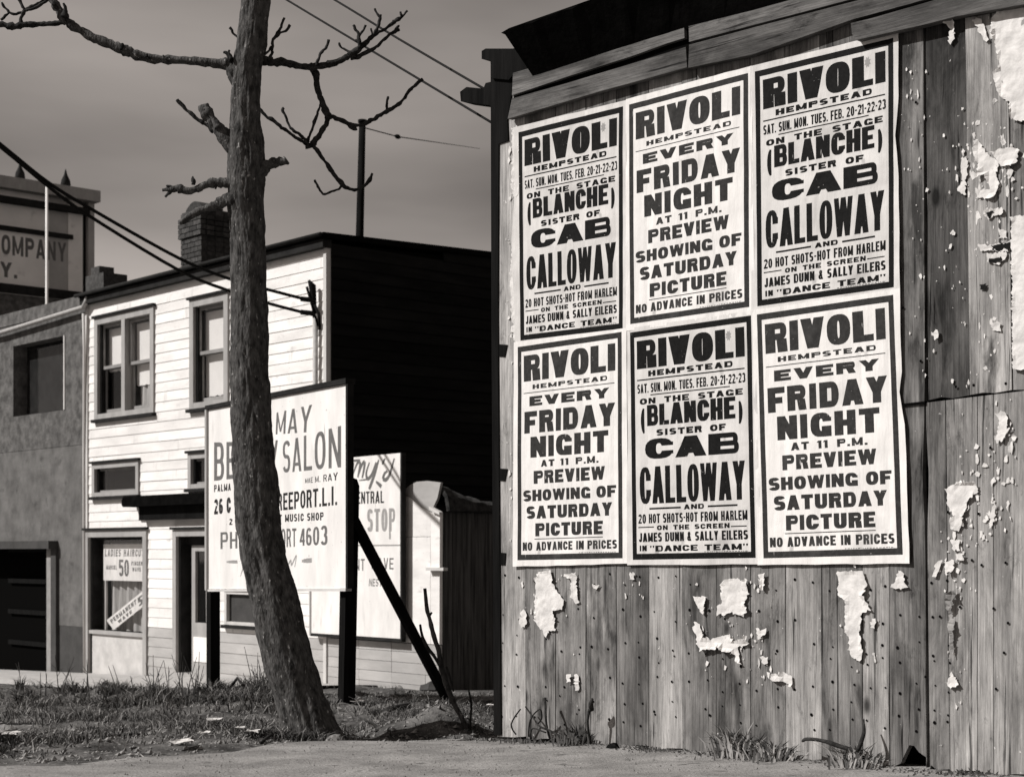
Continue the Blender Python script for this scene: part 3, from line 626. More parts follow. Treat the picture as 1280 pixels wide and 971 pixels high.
# ------------------------------------------------------------------ torn paper left on the planks
def scrap(px, o, s, label, curl=.012, mt='scrap', d=-.034):
    q = [(o[0] + x / s, o[1] + y / s) for x, y in px]; pts = []
    for i, p in enumerate(q):
        n_ = q[(i + 1) % len(q)]; k = max(1, int(math.hypot(n_[0] - p[0], n_[1] - p[1]) / 2.2))
        for j in range(k):
            t = j / k; x = p[0] + (n_[0] - p[0]) * t; y = p[1] + (n_[1] - p[1]) * t
            x, y = x + 2.6 * noise.fractal(Vector((x * .35, y * .35, 1)), .7, 2, 3), y + 2.6 * noise.fractal(Vector((x * .35, y * .35, 5)), .7, 2, 3)
            pts.append(BA.hit(x, y, d))
    if sum(pts[i][0] * pts[(i + 1) % len(pts)][1] - pts[(i + 1) % len(pts)][0] * pts[i][1] for i in range(len(pts))) < 0: pts = pts[::-1]
    n0 = len(pts); cx = sum(p[0] for p in pts) / n0; cz = sum(p[1] for p in pts) / n0
    v, f, mi = flatprint(pts, [], .02)
    V = []
    for (u, z) in v:
        dm = min(math.hypot(u - p[0], z - p[1]) for p in pts); lo = max(0, 1 - dm / .012)
        V.append((u, d - .0015 - .5 * curl * lo * max(0, .25 + fbm(u * 16, z * 16, 4, 2)) - .0015 * (1 + fbm(u * 30, z * 30, 9, 2)), z))
    b = (cx, d, min(p[1] for p in pts))
    ob = link('paper_scrap', V, f, mt, None, BA, b)
    md = ob.modifiers.new('thickness', 'SOLIDIFY'); md.thickness = .0008; md.offset = -1
    return tag(ob, label, 'torn paper', 'torn poster remnants on the barn planks')
Z7, Z8, Z3c, Z4c, Z5c = (600, 713), (940, 713), (1110, 0), (1110, 250), (1110, 500)
s3 = 3.882
scrap([(265, 15), (300, 2), (340, 0), (350, 70), (395, 140), (385, 180), (350, 190), (355, 285), (330, 280), (310, 315), (290, 270), (258, 235), (262, 120)], Z7, zs, 'large white paper remnant hanging under the leftmost lower poster', .02)
scrap([(395, 25), (455, 8), (465, 150), (450, 155), (430, 120), (430, 45)], Z7, zs, 'narrow strip of white paper just right of the large remnant under the leftmost poster')
scrap([(188, 200), (205, 175), (222, 205), (220, 260), (195, 270), (188, 250)], Z7, zs, 'small white paper scrap on the plank left of the large remnant')
scrap([(1005, 122), (1068, 120), (1055, 205), (1035, 190)], Z7, zs, 'triangular scrap of white paper below the middle lower poster')
scrap([(1135, 60), (1160, 40), (1215, 35), (1240, 50), (1255, 25), (1265, 110), (1245, 150), (1265, 185), (1240, 215), (1180, 195), (1150, 210), (1115, 205), (1118, 160), (1135, 155)], Z7, zs, 'ragged crumpled white paper patch under the middle lower poster', .03)
scrap([(1000, 270), (1015, 235), (1040, 260), (1055, 310), (1090, 320), (1180, 300), (1200, 330), (1255, 310), (1270, 345), (1215, 360), (1230, 440), (1215, 430), (1190, 380), (1165, 385), (1130, 365), (1045, 375), (1020, 350), (1018, 300)], Z7, zs, 'long curling white scrap with a drooping tail below the crumpled patch', .045)
scrap([(410, 490), (428, 485), (430, 520), (412, 525)], Z7, zs, 'tiny square paper scrap low on the fourth plank')
scrap([(445, 485), (465, 490), (470, 560), (455, 560)], Z7, zs, 'tiny upright paper scrap beside the tiny square one')
scrap([(535, 65), (558, 68), (555, 85), (533, 84)], Z7, zs, 'tiny scrap just under the gap between the left and middle lower posters')
scrap([(705, 10), (730, 8), (725, 45), (708, 40)], Z7, zs, 'small scrap peeking out under the left edge of the middle lower poster')
scrap([(395, 5), (525, 0), (545, 75), (525, 110), (558, 180), (520, 200), (510, 285), (525, 380), (510, 420), (470, 405), (455, 370), (460, 320), (440, 290), (440, 140), (405, 110), (410, 50)], Z8, zs, 'tall bright white paper remnant hanging under the right lower poster', .02)
scrap([(690, 0), (715, 5), (722, 55), (738, 80), (700, 88), (655, 78), (675, 50)], Z8, zs, 'bell-shaped white scrap under the right corner of the right lower poster')
scrap([(90, 490), (150, 475), (190, 500), (185, 545), (150, 520), (95, 515)], Z8, zs, 'curled white scrap jutting from the planks above the middle grass tuft', .05)
scrap([(20, 265), (45, 280), (70, 270), (65, 300), (30, 320)], Z8, zs, 'small bow-shaped scrap above the curled jutting one')
scrap([(565, 225), (585, 225), (585, 270), (560, 270)], Z8, zs, 'small white square scrap right of the tall bright remnant')
scrap([(40, 400), (75, 405), (75, 440), (50, 435)], Z8, zs, 'small white scrap directly over the curled jutting one')
scrap([(35, 20), (60, 15), (65, 75), (45, 90)], Z8, zs, 'white scrap under the gap between the middle and right lower posters', .03)
scrap([(915, 525), (930, 505), (945, 480), (975, 530), (960, 550), (925, 545)], Z8, zs, 'curled scrap at the foot of the hanging chain of scraps, right of the long split', .05)
scrap([(920, 115), (945, 95), (965, 90), (970, 130), (950, 145), (948, 200), (930, 225), (915, 150)], Z8, zs, 'rolled grey scrap at the top of the hanging chain of scraps', .05, 'stone')
scrap([(925, 235), (955, 225), (960, 270), (945, 300), (955, 380), (940, 395), (930, 300)], Z8, zs, 'thin dark hanging strip in the middle of the chain of scraps', .04, 'stone')
scrap([(495, 90), (560, 50), (640, 15), (720, -10), (720, 600), (600, 580), (590, 500), (545, 470), (520, 400), (510, 350), (545, 330), (525, 240), (510, 160)], Z3c, s3, 'big white paper sheet remnant at the upper right corner of the wall', .03)
scrap([(410, 95), (450, 90), (470, 130), (490, 190), (480, 215), (445, 160)], Z3c, s3, 'narrow white strip beside the big sheet remnant at the upper right')
scrap([(218, 85), (330, 90), (325, 190), (300, 220), (290, 200), (300, 140), (280, 110), (230, 105)], Z3c, s3, 'curled white paper flap under the eave on the dark plank', .06)
scrap([(420, 690), (435, 680), (500, 760), (540, 790), (530, 860), (545, 900), (520, 960), (430, 960), (430, 920), (500, 920), (470, 850), (430, 870), (440, 800), (415, 750)], Z3c, s3, 'ragged ring-shaped white remnant on the pale plank at the right', .03)
scrap([(500, 740), (600, 710), (640, 730), (620, 800), (550, 810)], Z3c, s3, 'white scrap right above the ring-shaped remnant', .03)
scrap([(355, 770), (385, 760), (390, 830), (380, 870), (375, 950), (340, 930), (362, 870)], Z3c, s3, 'white scrap on the dark plank left of the ring-shaped remnant')
scrap([(440, 215), (480, 220), (590, 205), (585, 250), (450, 245)], Z4c, s3, 'white scrap with a black printed bar on the pale right plank')
scrap([(505, 222), (590, 207), (590, 238), (505, 249)], Z4c, s3, 'black printed bar left on the white scrap of the right plank', .0, 'ink', -.0375)
scrap([(485, 262), (578, 250), (575, 285), (540, 312), (485, 300)], Z4c, s3, 'second barred scrap just below the first on the right plank')
scrap([(490, 285), (550, 278), (548, 300), (492, 308)], Z4c, s3, 'black print remnant on the second barred scrap', .0, 'ink', -.0375)
scrap([(475, 60), (500, 42), (560, 38), (565, 70), (520, 75), (490, 98)], Z4c, s3, 'scrap with dark print at the top of the right plank column', .02)
scrap([(480, 62), (505, 50), (515, 62), (492, 92)], Z4c, s3, 'curved black print on the topmost scrap of the right plank', .0, 'ink', -.0375)
scrap([(445, 408), (480, 405), (475, 440), (450, 436)], Z4c, s3, 'black diamond-shaped print scrap on the right plank', .0, 'ink')
scrap([(500, 600), (545, 590), (550, 635), (510, 635)], Z4c, s3, 'small white scrap with two dark spots low on the right plank')
scrap([(215, 645), (245, 630), (248, 670), (225, 680)], Z4c, s3, 'small white scrap at the left edge of the dark plank')
scrap([(540, 140), (575, 150), (580, 190), (545, 185)], Z4c, s3, 'small white scrap above the barred scraps')
scrap([(597, 85), (700, 70), (700, 820), (607, 825)], Z4c, s3, 'upright white paper strip at the right edge of the view')
scrap([(515, 60), (535, 65), (560, 50), (590, 90), (580, 140), (600, 130), (560, 200), (525, 205), (535, 150), (540, 100)], Z5c, s3, 'bird-shaped white scrap at the right just below the horizontal joint', .02)
scrap([(285, 430), (340, 395), (430, 400), (440, 440), (390, 490), (370, 560), (370, 600), (345, 635), (305, 620), (305, 570), (320, 560), (290, 500)], Z5c, s3, 'bright lumpy white patch hanging right of the long split', .035)
scrap([(305, 675), (345, 680), (350, 730), (320, 725)], Z5c, s3, 'small scrap directly under the lumpy white patch')
scrap([(330, 745), (365, 740), (370, 775), (335, 775)], Z5c, s3, 'roundish scrap second below the lumpy white patch')
scrap([(275, 785), (320, 775), (320, 830), (285, 835)], Z5c, s3, 'dark-edged scrap at the top of the hanging chain', .05)
scrap([(230, 790), (265, 775), (240, 850), (220, 855)], Z5c, s3, 'thin white scrap left of the dark-edged one')
scrap([(495, 560), (520, 500), (522, 560), (505, 615)], Z5c, s3, 'slim flaking scrap right of the lumpy white patch')
mb = MB()
def flake(x, y, r):
    u, z = BA.hit(x, y, -.033); n_ = random.randint(4, 8); rr = r / F * 7; el = random.uniform(.8, 2.6); ph = random.uniform(0, 6)
    mb.add([(u + rr * random.uniform(.25, 1.3) * math.cos(ph + k * 6.283 / n_), -.0312 - (.003 if random.random() < .06 else 0), z + rr * el * random.uniform(.3, 1.2) * math.sin(ph + k * 6.283 / n_)) for k in range(n_)], [list(range(n_))])
for cx_, cy_, sx_, sy_, n_, r_ in ((1138, 130, 8, 60, 34, 1.3), (1148, 330, 9, 90, 40, 1.3), (1190, 260, 16, 90, 46, 1.4), (1200, 400, 14, 60, 18, 1.2), (1215, 215, 12, 30, 46, 1.9), (1250, 130, 14, 60, 40, 2.2), (1245, 210, 18, 35, 70, 2.2), (1235, 330, 10, 80, 60, 1.7), (1255, 570, 12, 45, 55, 1.9), (1210, 630, 12, 40, 80, 1.9),
        (1240, 640, 5, 20, 28, 1.9), (1190, 715, 12, 25, 36, 1.7), (1195, 790, 7, 50, 34, 1.5), (945, 760, 10, 50, 36, 1.4), (915, 800, 25, 25, 50, 1.4), (690, 760, 18, 30, 34, 1.4), (785, 730, 12, 18, 16, 1.3), (1070, 760, 16, 40, 30, 1.3), (955, 840, 10, 12, 20, 1.6), (870, 775, 10, 30, 14, 1.2), (638, 300, 3, 90, 40, 1.7), (637, 600, 3, 70, 24, 1.5)):
    for _ in range(int(n_ * .6)): flake(random.gauss(cx_, sx_), random.gauss(cy_, sy_), r_ * random.choice((.45, .6, .8, 1.1, 1.8)))
mb.build('paper_flakes', 'scrap', barn, kind='stuff')
# broken paper edge at the left of the poster block
for a in ([(641, 160), (648, 158), (650, 240), (643, 250), (640, 225)], [(641, 300), (648, 295), (649, 430), (642, 425), (638, 350)]):
    scrap(a, (0, 0), 1, 'ragged white paper edge left of the upper left poster' if a[0][1] == 160 else 'lower ragged paper edge left of the left posters', .01, d=-.0335)

# ------------------------------------------------------------------ white house
HA = Frame(at_depth(411, 19.65), -math.atan2(F, 1830))
house = thing('clapboard_house', 'white two-storey clapboard house with a black side wall, behind the tree', 'house', HA, (0, 0, -1))
def hh(x, y, d=0): return HA.hit(x, y, d)
ZE = hh(410, 300)[1]                      # eave
UL = hh(112, 600)[0]
ZB = hh(185, 789)[1]                      # top of the grey band
def rect_of(xl, xr, yt, yb):
    """yt, yb measured at xl"""
    return hh(xl, yt)[0], hh(xr, yt)[0], hh(xl, yb)[1], hh(xl, yt)[1]
OPEN = {'pair': rect_of(121, 195, 399, 525), 'single': rect_of(240, 288, 376, 512), 'transom': rect_of(118, 176, 580, 621),
        'transom2': rect_of(238, 290, 567, 611), 'shop': rect_of(109, 186, 663, 847), 'door': rect_of(219, 272, 662, 846), 'lower': rect_of(284, 336, 737, 780)}
expo = .135; z = -1.35; row = 0
while z < ZE - .12:
    z1 = min(z + expo, ZE - .05); mt = 'grey_board' if z < ZB - .03 else 'white_board'
    ov = [o_ for o_ in OPEN.values() if o_[2] < z1 - .004 and o_[3] > z + .004]
    cuts = sorted((a, b) for a, b, c, d in ov); segs = []; u = UL
    for a, b in cuts:
        if a > u + .01: segs.append((u, a))
        u = max(u, b)
    if u < -.06: segs.append((u, -.06))
    for a, b, c, d in ov:
        for lo_, hi_ in ((z, c - .002), (d + .002, z1)):
            if hi_ - lo_ > .012: f0 = lambda q: -.020 + .010 * (q - z) / (z1 - z); MBx = [(a, f0(lo_), lo_), (b, f0(lo_), lo_), (b, f0(hi_), hi_), (a, f0(hi_), hi_)]; link('clapboard', MBx + [(p_[0], .01, p_[2]) for p_ in MBx], [(0, 1, 2, 3), (4, 7, 6, 5), (0, 4, 5, 1), (3, 2, 6, 7)], mt, house)
    for a, b in segs:
        cutp = [a] + ([a + (b - a) * random.uniform(.3, .7)] if b - a > 2.6 else []) + [b]
        for p, q in zip(cutp, cutp[1:]):
            j = random.uniform(-.003, .003)
            q -= .003; V = [(p, -.020 + j * .5, z), (q, -.020 + j * .5, z + j), (q, -.010, z1 + .012), (p, -.010, z1 + .012), (p, .01, z), (q, .01, z), (q, .01, z1 + .012), (p, .01, z1 + .012)]
            link('clapboard', V, [(0, 1, 2, 3), (4, 7, 6, 5), (0, 4, 5, 1), (0, 3, 7, 4), (1, 5, 6, 2), (3, 2, 6, 7)], mt, house)
    z += expo; row += 1
MB().box(-.06, .0, -.04, .05, -1.4, ZE - .06).build('corner_board', 'trim_light', house)
MB().box(UL - .07, UL, -.04, .05, -1.4, ZE - .06).build('corner_board', 'trim_light', house)
# side wall, black in shade, its roofline rising to the back
dS, zS = HA.side(617, 321, 0); slope = (zS - (ZE + .03)) / dS
def ztop(d): return ZE + .03 + slope * d
z = -1.35
while z < ztop(8) - .1:
    z1 = z + .135; d1 = 8.4; dd0 = .03
    if z1 > ztop(0):
        dd0 = (z1 - ztop(0)) / slope if slope > 0 else 99
    if dd0 > 8.2: break
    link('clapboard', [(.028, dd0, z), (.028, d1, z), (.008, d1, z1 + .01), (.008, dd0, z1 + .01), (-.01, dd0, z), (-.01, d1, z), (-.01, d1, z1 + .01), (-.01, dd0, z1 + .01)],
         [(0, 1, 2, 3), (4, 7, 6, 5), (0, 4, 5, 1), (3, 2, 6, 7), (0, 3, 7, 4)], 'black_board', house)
    z += .135
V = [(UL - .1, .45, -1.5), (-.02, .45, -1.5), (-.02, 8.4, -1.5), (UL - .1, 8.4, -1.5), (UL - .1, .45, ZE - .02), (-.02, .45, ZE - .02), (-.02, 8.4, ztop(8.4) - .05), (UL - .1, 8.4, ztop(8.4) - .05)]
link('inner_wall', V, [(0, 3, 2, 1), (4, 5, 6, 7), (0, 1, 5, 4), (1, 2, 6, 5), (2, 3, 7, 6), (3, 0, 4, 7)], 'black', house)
# roof slab with cornice and gutter
V = [(UL - .12, -.12, ZE), (.06, -.12, ZE), (.06, 8.6, ztop(8.6)), (UL - .12, 8.6, ztop(8.6))]; V += [(a, b, c + .07) for a, b, c in V]
link('roof', V, [(0, 3, 2, 1), (4, 5, 6, 7), (0, 1, 5, 4), (1, 2, 6, 5), (2, 3, 7, 6), (3, 0, 4, 7)], 'tar', house)
MB().box(UL - .1, .03, -.11, .02, ZE - .10, ZE - .004).build('cornice', 'trim_dark', house)
gt = MB(); gt.tube([(UL - .15, -.155, ZE + .03), (.05, -.155, ZE + .04)], .028, 8); gt.build('gutter', 'trim_dark', house, smooth=True)

def casing(op, cw=.10, mt='trim', sill=True, name='window', depth=.13):
    a, b, c, d = op; mb = MB()
    mb.box(a, a + cw, -.045, depth, c, d); mb.box(b - cw, b, -.045, depth, c, d)
    mb.box(a + cw, b - cw, -.043, depth, d - cw, d); mb.box(a + cw, b - cw, -.043, depth, c, c + cw * .8)
    o = mb.build(name, mt, house)
    MB().box(a - .03, b + .03, -.075, -.005, d + .002, d + .034).build('drip_cap', 'trim_dark', o)
    MB().box(a + cw, a + cw + .035, .004, depth, c + cw * .8, d - cw).build('shaded_stop', 'trim_dark', o)  # left side only, painted dark to carry the jamb shade
    if sill: MB().box(a - .03, b + .03, -.085, .0, c - .045, c - .002).build('sill', 'trim_dark', o)
    return o, (a + cw, b - cw, c + cw * .8, d - cw)
def sashes(win, a, b, c, d, blind_low=None, curtain=True, lowopen=False):
    m = (c + d) / 2 + .02; s = .045
    for (z0, z1, y) in ((m - .02, d, .035), (c, m + .02, .075)):
        mb = MB(); mb.box(a, a + s, y, y + .03, z0, z1); mb.box(b - s, b, y, y + .03, z0, z1); mb.box(a + s, b - s, y + .001, y + .03, z1 - s, z1); mb.box(a + s, b - s, y + .001, y + .03, z0, z0 + s * (1.0 if z0 > c else 1.5))
        mb.build('sash', 'sash', win)
        MB().box(a + s, b - s, y + .012, y + .016, z0 + s, z1 - s).build('pane', 'glass', win)
    zb = blind_low if blind_low is not None else m
    V = []; Fc = []; N_ = 12
    for i in range(N_ + 1):
        u = a + .02 + (b - a - .04) * i / N_; sc = .02 * abs(math.sin(i * 1.3)); V += [(u, .14, d - .06), (u, .14 + .003 * math.sin(i), zb - sc)]
    for i in range(N_): Fc.append((2 * i + 1, 2 * i + 3, 2 * i + 2, 2 * i))
    link('blind', V, Fc, 'blind', win)
def folds(win, a, b, c, d, y=.2, amp=.02, n=8, mt='curtain', tie=0):
    V = []; Fc = []; N_ = n * 6
    for i in range(N_ + 1):
        t = i / N_; u = a + (b - a) * t
        for k in range(5):
            s_ = k / 4; V.append((u + tie * s_ * (1 - t), y + amp * math.sin(t * n * 6.283 + s_), d + (c - d) * s_))
    for i in range(N_):
        for k in range(4): Fc.append((i * 5 + k + 1, i * 5 + k + 6, i * 5 + k + 5, i * 5 + k))
    return link('curtain', V, Fc, mt, win, smooth=True)
# upper pair of windows
win, (a, b, c, d) = casing(OPEN['pair'], .095)
m = (a + b) / 2; MB().box(m - .05, m + .05, -.042, .13, c, d).build('mullion', 'trim', win)
zm = (c + d) / 2
sashes(win, a, m - .05, c, d, zm - .02); folds(win, m - .25, m - .07, c + .05, zm, .17, .012, 3)
sashes(win, m + .05, b, c, d, zm - .28); folds(win, m + .12, b - .05, c + .08, zm - .2, .17, .015, 4)
win, (a, b, c, d) = casing(OPEN['single'], .10); sashes(win, a, b, c, d, c + .1); 
for k in ('transom', 'transom2'):
    win, (a, b, c, d) = casing(OPEN[k], .075)
    mb = MB(); s = .03
    mb.box(a, a + s, .03, .06, c, d); mb.box(b - s, b, .03, .06, c, d); mb.box(a + s, b - s, .031, .06, d - s, d); mb.box(a + s, b - s, .031, .06, c, c + s); mb.build('sash', 'sash', win)
    MB().box(a + s, b - s, .04, .044, c + s, d - s).build('pane', 'glass', win)
win, (a, b, c, d) = casing(OPEN['lower'], .05, 'trim_light'); MB().box(a, b, .01, .02, c, d).build('pane', 'stucco_dark', win)
# shop window with bulkhead panel, curtains, card and banner
win, (a, b, c, d) = casing(OPEN['shop'], .10, 'trim', sill=False, name='shop_window', depth=.2)
zp = hh(113, 791)[1]
MB().box(a, b, .01, .06, c, zp).build('bulkhead_panel', 'panel', win); MB().box(a, b, -.03, .08, zp, zp + .05).build('sill', 'trim', win)
MB().box(a - .1, b + .1, -.09, .0, c - .14, c - .08).build('doorstep', 'trim_light', win)
MB().box(a + .03, b - .03, .09, .095, zp + .06, d - .03).build('pane', 'glass', win)
mb = MB(); s = .04; mb.box(a, a + s, .07, .12, zp + .05, d); mb.box(b - s, b, .07, .12, zp + .05, d); mb.box(a + s, b - s, .071, .12, d - s, d); mb.build('sash', 'trim_dark', win)
folds(win, a + .12, b, zp + .05, d - .08, .26, .035, 7)
MB().box(a + .1, a + .15, .17, .2, zp + .05, d - .1).build('curtain_rail', 'trim_light', win)
def flat_sign(name, fr, pts, d0, th, inks, mats, parent, step=0, sub=None):
    """board whose printed face is one sheet; pts in (u, z)"""
    v, f, mi = flatprint(pts, inks, step); mb = MB()
    mb.add([(x, d0, y) for x, y in v], f); mb.m = list(mi)
    n = len(pts); V = [(x, d0, y) for x, y in pts] + [(x, d0 + th, y) for x, y in pts]
    mb.add(V, [(i, i + n, (i + 1) % n + n, (i + 1) % n) for i in range(n)] + [list(range(2 * n - 1, n - 1, -1))], 0)
    return mb.build(name, mats, parent)
q = [hh(129, 680, .13), hh(181, 677, .13)]; u0, z1 = q[0]; u1 = min(q[1][0], b - .01); z0 = hh(129, 725, .13)[1]; hgt = z1 - z0; wd = u1 - u0
card = line('LADIES HAIRCUT', u0 + .04, u1 - .04, z0 + hgt * .66, z0 + hgt * .86, .22, .16, .4, .12, .6) + line('50', u0 + wd * .38, u0 + wd * .62, z0 + hgt * .12, z0 + hgt * .58, .24, .11, .2) \
    + line('MARCEL', u0 + wd * .07, u0 + wd * .33, z0 + hgt * .30, z0 + hgt * .42, .24, .2, .4) + line('FINGER', u0 + wd * .68, u0 + wd * .94, z0 + hgt * .42, z0 + hgt * .53, .24, .2, .4) + line('WAVE', u0 + wd * .70, u0 + wd * .9, z0 + hgt * .26, z0 + hgt * .37, .24, .2, .4)
o_ = link('price_card', [], [], 'sign_white', win) if False else None
cardt = flat_sign('price_card', HA, [(u0, z0), (u1, z0), (u1, z1), (u0, z1)], .135, .006, [(1, card)], ['sign_white', 'sign_grey'], None)
bpy.data.objects.remove(cardt)
def hang(name, label, cat, pts, d0, th, inks, mats, fr=HA, group=None):
    b = (min(p[0] for p in pts), d0, min(p[1] for p in pts)); v, f, mi = flatprint(pts, inks, 0); mb = MB()
    mb.add([(x, d0, y) for x, y in v], f); mb.m = list(mi); n = len(pts)
    mb.add([(x, d0, y) for x, y in pts] + [(x, d0 + th, y) for x, y in pts], [(i, i + n, (i + 1) % n + n, (i + 1) % n) for i in range(n)] + [list(range(2 * n - 1, n - 1, -1))], 0)
    return tag(mb.build(name, mats, None, fr=fr, base=b), label, cat, group)
hang('price_card', 'white card reading ladies haircut 50 in the top of the shop window', 'card', [(u0, z0), (u1, z0), (u1, z1), (u0, z1)], .135, .006, [(1, card)], ['sign_white', 'sign_grey'])
pA, pB, pC, pD = [hh(x, y, .15) for x, y in ((142, 787), (181, 756), (180, 737), (133, 775))]
tm = homog([(0, 0), (1, 0), (1, .25), (0, .25)], [pA, pB, pC, pD])
bt = [[tm(*p) for p in pl] for pl in line('PERMANENT', .06, .78, .135, .215, .24, .18, .35) + line('WAVE', .2, .62, .04, .11, .26, .18, .4) + line('5', .82, .95, .05, .21, .34, .14)]
hang('banner', 'slanting white paper banner inside the shop window, below the price card', 'banner', [pA, pB, pC, pD], .15, .004, [(1, bt)], ['sign_white', 'sign_grey'])
# door with hood
win, (a, b, c, d) = casing(OPEN['door'], .09, 'trim', sill=False, name='doorway', depth=.22)
x0 = a + .14
mb = MB(); mb.box(x0, x0 + .09, .12, .16, c, d - .12); mb.box(x0 + .09, b, .12, .16, d - .2, d - .12); zr = hh(236, 780)[1]; mb.box(x0 + .09, b, .12, .16, c, zr + .02)
mb.build('door', 'trim', win); MB().box(x0 + .09, b, .135, .14, zr + .02, d - .2).build('door_pane', 'glass', win)
folds(win, x0 + .24, b, zr + .03, d - .22, .19, .01, 3, 'curtain'); MB().box(a, b, .1, .3, d - .11, d).build('transom_bar', 'trim_dark', win)
MB().box(x0 + .06, b - .08, .108, .12, hh(236, 827)[1], hh(236, 796)[1]).build('kick_panel', 'sign_white', win)
MB().box(b - .14, b - .03, .08, .12, hh(252, 760)[1], hh(252, 742)[1]).build('letter_box', 'trim_light', win)
MB().box(a - .1, b + .2, -.25, -.05, c - .14, c - .06).build('doorstep', 'pavement', win)
u0, z1 = hh(171, 621); u1 = hh(300, 610)[0]; z2 = hh(171, 634)[1]; z3 = hh(184, 650)[1]
mb = MB(); mb.prism([(u0, z1 - .06), (u0 + .05, z1), (u1, z1), (u1, z2), (u0 + .04, z2), (u0, z2 + .03)], -.24, 0); hood = mb.build('door_hood', 'tar', house)
mb = MB(); mb.box(hh(183, 640)[0], u1 - .05, -.12, -.01, z3, z2 - .002); mb.build('hood_board', 'darkwood', house)
# wall bracket, insulators and conduit at the corner
u, z = hh(399, 362)
mb = MB(); mb.tube([(u + .02, -.07, z - 3), (u + .02, -.07, z - .3)], .032, 10); mb.build('conduit', 'metal', house, smooth=True)
mb = MB(); mb.tube([(u + .02, -.08, z - .35), (u + .01, -.09, z - .1), (u, -.1, z + .03), (u - .02, -.14, z + .1)], [.025, .035, .045, .015], 8); mb.tube([(u - .03, -.16, z + .02), (u + .06, -.06, z - .45)], .016, 6)
mb.tube([(u + .05, -.1, z - .2), (u + .11, -.08, z - .32), (u + .1, -.06, z - .5)], .018, 6); mb.tube([(u - .1, -.2, z - .12), (u + .02, -.06, z - .14)], .03, 8); mb.tube([(u - .1, -.2, z - .28), (u + .02, -.06, z - .3)], .03, 8); mb.build('service_bracket', 'darkwood', house, smooth=True)

# brick chimneys
def chimney(x0, x1, ytop, ybase, dset, wdep, label, courses=True):
    u0, zt_ = HA.hit(x0, ytop, dset); u1, _ = HA.hit(x1, ytop, dset); zb = HA.hit(x0, ybase, dset)[1] - .3
    # visible width is front width + receding side: solve front width
    t = thing('chimney', label, 'chimney', HA, (u0, dset, zb)); return t, u0, u1, zb, zt_
t, u0, u1, zb, zt_ = chimney(226, 268, 262, 338, 1.0, .5, 'brick chimney with a corbelled top on the roof of the white house')
wF = (u1 - u0) * .62; wS = .5
MB().box(u0 + .012, u0 + wF - .012, 1.012, 1.0 + wS - .012, zb, zt_ - .06).build('mortar_core', 'mortar', t)
bl, bh, bw_ = .2, .062, .095
me = None; proto = {}
def brick(t, x, y, z, l, w_, h_, key):
    if key not in proto:
        o = MB().box(0, l, 0, w_, 0, h_).build('brick', 'brick', None); proto[key] = o.data; bpy.data.objects.remove(o)
    o = bpy.data.objects.new('brick', proto[key]); C.objects.link(o); o.parent = t; bs = BASE[t.name]; o.location = (x - bs[0], y - bs[1], z - bs[2]); return o
nrow = int((zt_ - zb) / .075)
for r in range(nrow):
    z = zb + r * .075; ex = .03 if nrow - 5 <= r < nrow - 1 else (.055 if nrow - 4 <= r < nrow - 2 else 0)
    nb = max(2, round(wF / .2)); l = wF / nb + (2 * ex) / nb; off = (r % 2) * .5
    for k in range(nb + (1 if off else 0)):
        a = u0 - ex + (k - off) * l; b_ = a + l - .01; a = max(a, u0 - ex); b_ = min(b_, u0 + wF + ex)
        if b_ - a > .03: brick(t, a, 1.0 - ex, z, b_ - a, .09, bh, ('f', round(b_ - a, 3)))
    for k in range(3):
        y = 1.0 - ex + .1 + k * .14; brick(t, u0 + wF + ex - .09, y, z, .09, .13, bh, ('s',)); brick(t, u0 - ex, y, z, .09, .13, bh, ('s',))
mb = MB(); pts = [(u0 + .06 + (wF - .12) * i / 8, zt_ - .02 + .1 * math.sin(math.pi * i / 8)) for i in range(9)]
mb.prism(pts + [(u0 + wF - .06, zt_ - .08), (u0 + .06, zt_ - .08)], 1.05, 1.4); mb.build('cap', 'brick', t)
t, u0, u1, zb, zt_ = chimney(107, 137, 346, 366, .5, .4, 'small dark stepped stack at the left end of the white house roof')
MB().box(u0, u0 + (u1 - u0) * .75, .5, .9, zb, zt_ ).build('stack', 'brick', t); MB().box(u0 + .08, u0 + (u1 - u0) * .45, .55, .8, zt_ + .001, zt_ + .13).build('cap', 'brick', t)

# ------------------------------------------------------------------ low white shed to the right of the house front
SU0, SU1 = .03, hh(551, 750)[0]
shed = thing('white_shed', 'low white shed with a rounded parapet and a dark plank side, right of the house', 'shed', HA, (0.5, 0, -.9))
zband = hh(420, 797)[1]; zj = hh(520, 671)[1]
uj = hh(540, 700)[0]
# top outline follows the curved parapet
topc = [hh(x, y) for x, y in ((503, 618), (508, 611), (514, 606), (522, 602), (535, 601), (552, 603))]
um = hh(503, 700)[0]
def shed_piece(name, pts, mt, d0=-.02, d1=.02):
    mb = MB(); mb.prism(pts, d0, d1); return mb.build(name, mt, shed)
shed_piece('wall_panel', [(SU0, zband + .004), (um - .004, zband + .004), (um - .004, topc[0][1]), (SU0, topc[0][1])], 'white_board')
shed_piece('wall_panel', [(um, zband + .004), (uj - .003, zband + .004), (uj - .003, zj), (um, zj)], 'white_board')
lo = [hh(x, y) for x, y in ((540, 640), (528, 634), (514, 622), (503, 618))]
shed_piece('wall_panel', [(um, zj + .005), (uj - .003, zj + .005), (uj - .003, lo[0][1])] + lo[1:], 'white_board', -.018)
shed_piece('wall_panel', [(uj + .003, zband + .004), (SU1, zband + .004), (SU1 + .01, hh(552, 640)[1]), (uj + .003, lo[0][1])], 'white_board', -.021)
shed_piece('parapet_patch', [(p[0], p[1] + .004) for p in lo[::-1]] + [(hh(548, 622)[0], hh(548, 622)[1])] + topc[::-1][:-1], 'grey_board', -.014)
z = -1.3
